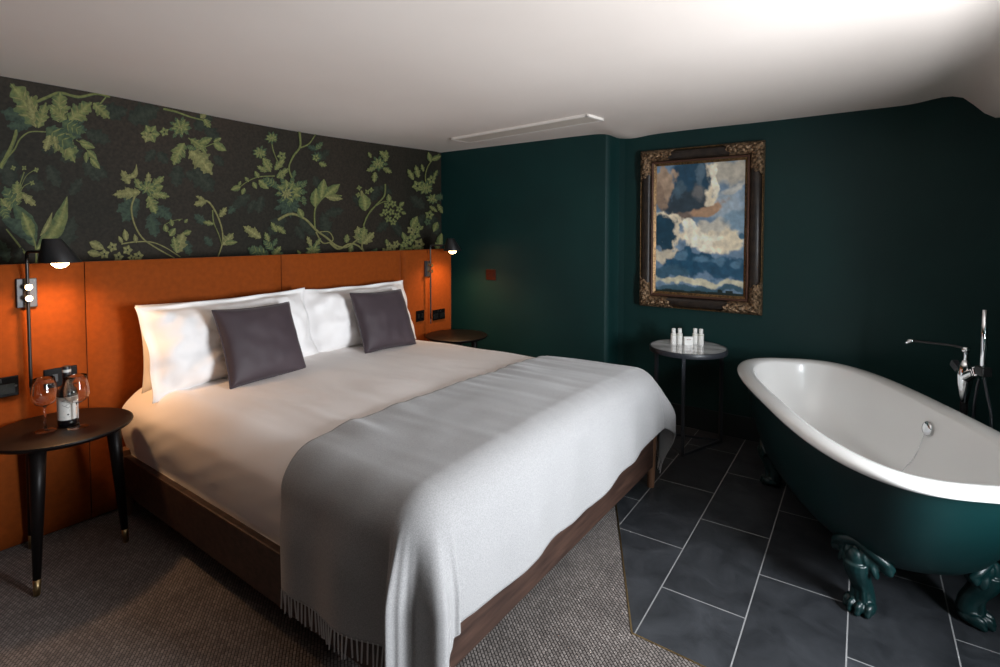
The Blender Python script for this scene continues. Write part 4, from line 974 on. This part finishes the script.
# ------------------------------------------------------------------ roll-top bath
BTH = math.radians(-64.0)
bt = thing('bathtub', 'freestanding roll-top bath, white inside and dark green outside, on claw feet', 'bathtub', (-0.088, 2.765, 0.0), BTH)
def sq(Lx, Wy, z, n, K=96):
    out = []
    for k in range(K):
        a = 2 * PI * k / K; cu, su = math.cos(a), math.sin(a)
        out.append(Vector((Lx / 2 * math.copysign(abs(cu) ** (2 / n), cu), Wy / 2 * math.copysign(abs(su) ** (2 / n), su), z)))
    return out
def loft(bm, rings, close0=False, close1=False):
    R_ = [[bm.verts.new(p) for p in r] for r in rings]; K = len(R_[0])
    for a, b in zip(R_, R_[1:]):
        for k in range(K): bm.faces.new((a[k], a[(k + 1) % K], b[(k + 1) % K], b[k]))
    if close0: bm.faces.new(R_[0][::-1])
    if close1: bm.faces.new(R_[-1])
bm = bmesh.new()
loft(bm, [sq(L_, W_, z, n) for L_, W_, z, n in ((0.60, 0.20, 0.150, 2.4), (0.86, 0.34, 0.156, 2.5), (1.02, 0.44, 0.175, 2.6), (1.13, 0.51, 0.205, 2.7), (1.23, 0.565, 0.25, 2.8), (1.33, 0.61, 0.32, 2.9), (1.42, 0.64, 0.40, 3.0), (1.50, 0.665, 0.48, 3.0), (1.555, 0.68, 0.545, 3.05), (1.58, 0.69, 0.595, 3.1))], True)
finish('outer_shell', bm, M['bathgreen'], bt, True)
bm = bmesh.new()
rim = []
for k in range(15):
    a = -0.35 * PI + (1.35 * PI) * k / 14      # rolled lip section: outside -> over the top -> inside
    rr = 0.021; off = 0.030
    px_, pz_ = 0.042 * math.cos(a), 0.020 * math.sin(a)
    rim.append(sq(1.595 + 2 * px_, 0.680 + 2 * px_, 0.595 + pz_, 3.1))
inner = [sq(L_, W_, z, n) for L_, W_, z, n in ((1.500, 0.590, 0.575, 3.1), (1.480, 0.575, 0.54, 3.1), (1.43, 0.555, 0.47, 3.0), (1.36, 0.53, 0.38, 2.9), (1.26, 0.48, 0.32, 2.8), (1.15, 0.42, 0.280, 2.7), (1.00, 0.35, 0.262, 2.6), (0.80, 0.26, 0.256, 2.4), (0.3, 0.08, 0.252, 2.2))]
loft(bm, rim + inner, False, True)
finish('enamel_basin', bm, M['enamel'], bt, True)
# claw feet
def claw(lx, ly, ang):
    """foot object: local +x points outwards from the bath; root on the shell, paw on the floor"""
    bm = bmesh.new()
    def ell(c, r, rot=None):
        t = bmesh.new(); bmesh.ops.create_icosphere(t, subdivisions=3, radius=1.0); bmesh.ops.scale(t, vec=r, verts=t.verts)
        if rot: bmesh.ops.transform(t, matrix=rot, verts=t.verts)
        bmesh.ops.translate(t, vec=c, verts=t.verts); me_ = bpy.data.meshes.new('t'); t.to_mesh(me_); t.free(); bm.from_mesh(me_); bpy.data.meshes.remove(me_)
    # shin
    tube(bm, spline([(0.05, 0, 0.190), (0.048, 0, 0.165), (0.026, 0, 0.120), (0.004, 0, 0.075), (0.002, 0, 0.040)], 5), [0.042, 0.042, 0.042, 0.041, 0.041, 0.040, 0.040, 0.039, 0.038, 0.037, 0.035, 0.034, 0.033, 0.033, 0.033, 0.033, 0.034, 0.035, 0.036, 0.038, 0.038], 16)
    for y in (-0.016, 0.0, 0.016): tube(bm, [(0.064, y, 0.145), (0.036, y, 0.085), (0.036, y * 1.2, 0.045)], [0.007, 0.009, 0.010], 8)
    # paw pad and toes
    ell((0.010, 0, 0.024), (0.044, 0.046, 0.024))
    for k, (y, x) in enumerate(((-0.037, 0.026), (-0.013, 0.045), (0.013, 0.045), (0.037, 0.026))):
        ell((x, y, 0.026), (0.026, 0.0135, 0.021)); ell((x + 0.017, y, 0.012), (0.013, 0.010, 0.012))
    n0 = len(bm.verts)
    # crown: flared acanthus shoulder hugging the shell
    tube(bm, spline([(-0.040, -0.100, 0.195), (-0.018, -0.078, 0.222), (-0.002, -0.045, 0.245), (0.002, 0.0, 0.262), (-0.002, 0.045, 0.245), (-0.018, 0.078, 0.222), (-0.040, 0.100, 0.195)], 5), [0.008, 0.011, 0.013, 0.015] + [0.017] * 23 + [0.015, 0.013, 0.011, 0.008], 12)
    ell((-0.020, 0.0, 0.205), (0.034, 0.070, 0.052)); ell((0.012, 0, 0.200), (0.022, 0.028, 0.040)); ell((-0.004, 0, 0.165), (0.034, 0.042, 0.034))
    for s_ in (-1, 1):
        ell((-0.026, s_ * 0.080, 0.200), (0.016, 0.030, 0.020), Matrix.Rotation(-s_ * 0.75, 4, 'X'))
        ell((-0.010, s_ * 0.052, 0.185), (0.018, 0.012, 0.034), Matrix.Rotation(s_ * 0.35, 4, 'X')); ell((0.000, s_ * 0.030, 0.215), (0.018, 0.011, 0.030), Matrix.Rotation(s_ * 0.25, 4, 'X'))
    ell((-0.040, 0, 0.185), (0.035, 0.055, 0.040))
    bm.verts.ensure_lookup_table()
    for v_i in range(n0, len(bm.verts)): bm.verts[v_i].co.x += 0.050
    o = finish('claw_foot', bm, M['bathgreen'], bt, True); o.location = (lx, ly, 0); o.rotation_euler = (0, 0, ang)
    md = o.modifiers.new('merge', 'REMESH'); md.mode = 'VOXEL'; md.voxel_size = 0.0035; md.use_smooth_shade = True
    md = o.modifiers.new('soft', 'SMOOTH'); md.iterations = 3; md.factor = 0.5
    return o
for sx in (-1, 1):
    for sy in (-1, 1): claw(sx * 0.470, sy * 0.165, math.atan2(sy * 0.8, sx * 0.6))
# overflow, plug chain
bm = bmesh.new(); rY = Matrix.Rotation(PI / 2 - 0.15, 3, 'X')
lathe(bm, [(0, 0.0), (0.030, 0.0), (0.032, 0.004), (0.026, 0.010), (0.016, 0.012), (0, 0.013)], (0, 0, 0), 28, rY)
ov = finish('overflow', bm, M['chrome'], bt, True); ov.location = (0.018, 0.279, 0.517)
bm = bmesh.new()
chain = spline([(0.018, 0.266, 0.497), (-0.002, 0.250, 0.40), (-0.02, 0.228, 0.34), (-0.025, 0.17, 0.272), (-0.03, 0.10, 0.262)], 16)
for a, b in zip(chain, chain[1:]):
    c = (a + b) / 2; bmesh.ops.create_icosphere(bm, subdivisions=1, radius=0.0030, matrix=Matrix.Translation(c)); tube(bm, [a, b], 0.0011, 5)
finish('plug_chain', bm, M['chrome'], bt, True)

# ------------------------------------------------------------------ floor-standing bath mixer beyond the far rim
u_ = Vector((math.cos(BTH), math.sin(BTH), 0)); v_ = Vector((-math.sin(BTH), math.cos(BTH), 0))
mp_ = Vector((-0.088, 2.765, 0)) + v_ * 0.455 - u_ * 0.055
mx = thing('bath_mixer', 'chrome bath filler tap with black shower handset standing behind the bath', 'tap', tuple(mp_), BTH + PI / 2)
# local +x: away from bath, local +y: towards the bath's head end (-u)
bm = bmesh.new(); tube(bm, [(0, 0, 0.012), (0, 0, 0.62)], 0.014, 16); lathe(bm, [(0, 0), (0.045, 0), (0.045, 0.008), (0.02, 0.014), (0, 0.014)], (0, 0, 0), 28); autosmooth(finish('standpipe', bm, M['black_metal'], mx))
bm = bmesh.new(); lathe(bm, [(0, 0.600), (0.009, 0.602), (0.017, 0.64), (0.025, 0.70), (0.027, 0.74), (0.022, 0.775), (0.014, 0.80), (0.0, 0.805)], (0, 0, 0), 24)
tube(bm, [(0, 0, 0.722), (0, -0.03, 0.745), (0, -0.058, 0.762)], [0.024, 0.021, 0.018], 16); tube(bm, [(0, 0, 0.722), (0, 0.022, 0.738), (0, 0.034, 0.745)], [0.024, 0.020, 0.016], 16)
autosmooth(finish('valve_body', bm, M['chrome'], mx), 60)
bm = bmesh.new()
rt_ = Matrix.Rotation(math.radians(-30), 4, 'X')
for c, s in (((0, -0.088, 0.799), (0.03, 0.010, 0.006)), ((0, -0.088, 0.763), (0.03, 0.010, 0.006))): pass
def sqring(c, hw, th_, ang):
    r = Matrix.Rotation(ang, 4, 'X')
    for dy_, dz_, sy_, sz_ in ((0, hw, 2 * hw + th_, th_), (0, -hw, 2 * hw + th_, th_), (hw, 0, th_, 2 * hw), (-hw, 0, th_, 2 * hw)):
        v = r @ Vector((0, dy_, dz_)); box(bm, Vector(c) + v, (0.016, sy_, sz_), r, 0.002)
sqring((0, -0.076, 0.775), 0.016, 0.006, math.radians(-28)); finish('lever_handle', bm, M['chrome'], mx)
bm = bmesh.new(); box(bm, (0, 0.052, 0.760), (0.024, 0.056, 0.030), Matrix.Rotation(math.radians(32), 4, 'X'), 0.003); finish('diverter_knob', bm, M['grey_metal'], mx)
bm = bmesh.new(); tube(bm, spline([(0, 0, 0.80), (0, -0.002, 0.83), (0, 0.0, 0.848)], 5), 0.009, 14); lathe(bm, [(0, 0.835), (0.014, 0.837), (0.016, 0.848), (0.012, 0.858), (0, 0.86)], (0, 0, 0), 20)
finish('riser', bm, M['chrome'], mx, True)
SPD = Vector((-0.13, 0.165, 0))
bm = bmesh.new(); tube(bm, spline([(0, 0, 0.852), SPD * 0.25 + Vector((0, 0, 0.856)), SPD * 0.6 + Vector((0, 0, 0.853)), SPD * 0.93 + Vector((0, 0, 0.850))], 6), 0.0052, 12); sp_ = finish('spout', bm, M['black_metal'], mx, True)
bm = bmesh.new(); dS = SPD.normalized(); tube(bm, [SPD * 0.92 + Vector((0, 0, 0.851)), SPD + Vector((0, 0, 0.847)), SPD * 1.06 + Vector((0, 0, 0.836))], [0.007, 0.010, 0.008], 14); finish('spout_tip', bm, M['chrome'], sp_, True)
HY = -0.105
bm = bmesh.new(); box_ends(bm, (-0.018, HY - 0.026, 0.762), (0.018, HY + 0.022, 0.800), 0.004); finish('handset_cradle', bm, M['black_metal'], mx)
bm = bmesh.new(); tube(bm, [(0, HY, 0.787), (0, HY, 0.80), (0, HY, 0.92), (0, HY, 1.035)], [0.007, 0.0095, 0.0105, 0.0105], 16); hs = finish('shower_handset', bm, M['chrome'], mx, True)
bm = bmesh.new(); tube(bm, spline([(0, HY - 0.008, 0.757), (0, HY - 0.025, 0.70), (0, HY - 0.055, 0.60), (0, HY - 0.05, 0.45), (0, HY, 0.38), (0.0, HY + 0.05, 0.45), (0, HY + 0.045, 0.60), (0, HY + 0.03, 0.70), (0, HY + 0.018, 0.745)], 8), 0.0048, 10); finish('hose', bm, M['grey_metal'], mx, True)

for o in list(bpy.data.objects):
    if o.parent is None and o.type == 'MESH' and 'kind' not in o and 'label' not in o: print('UNTAGGED', o.name)
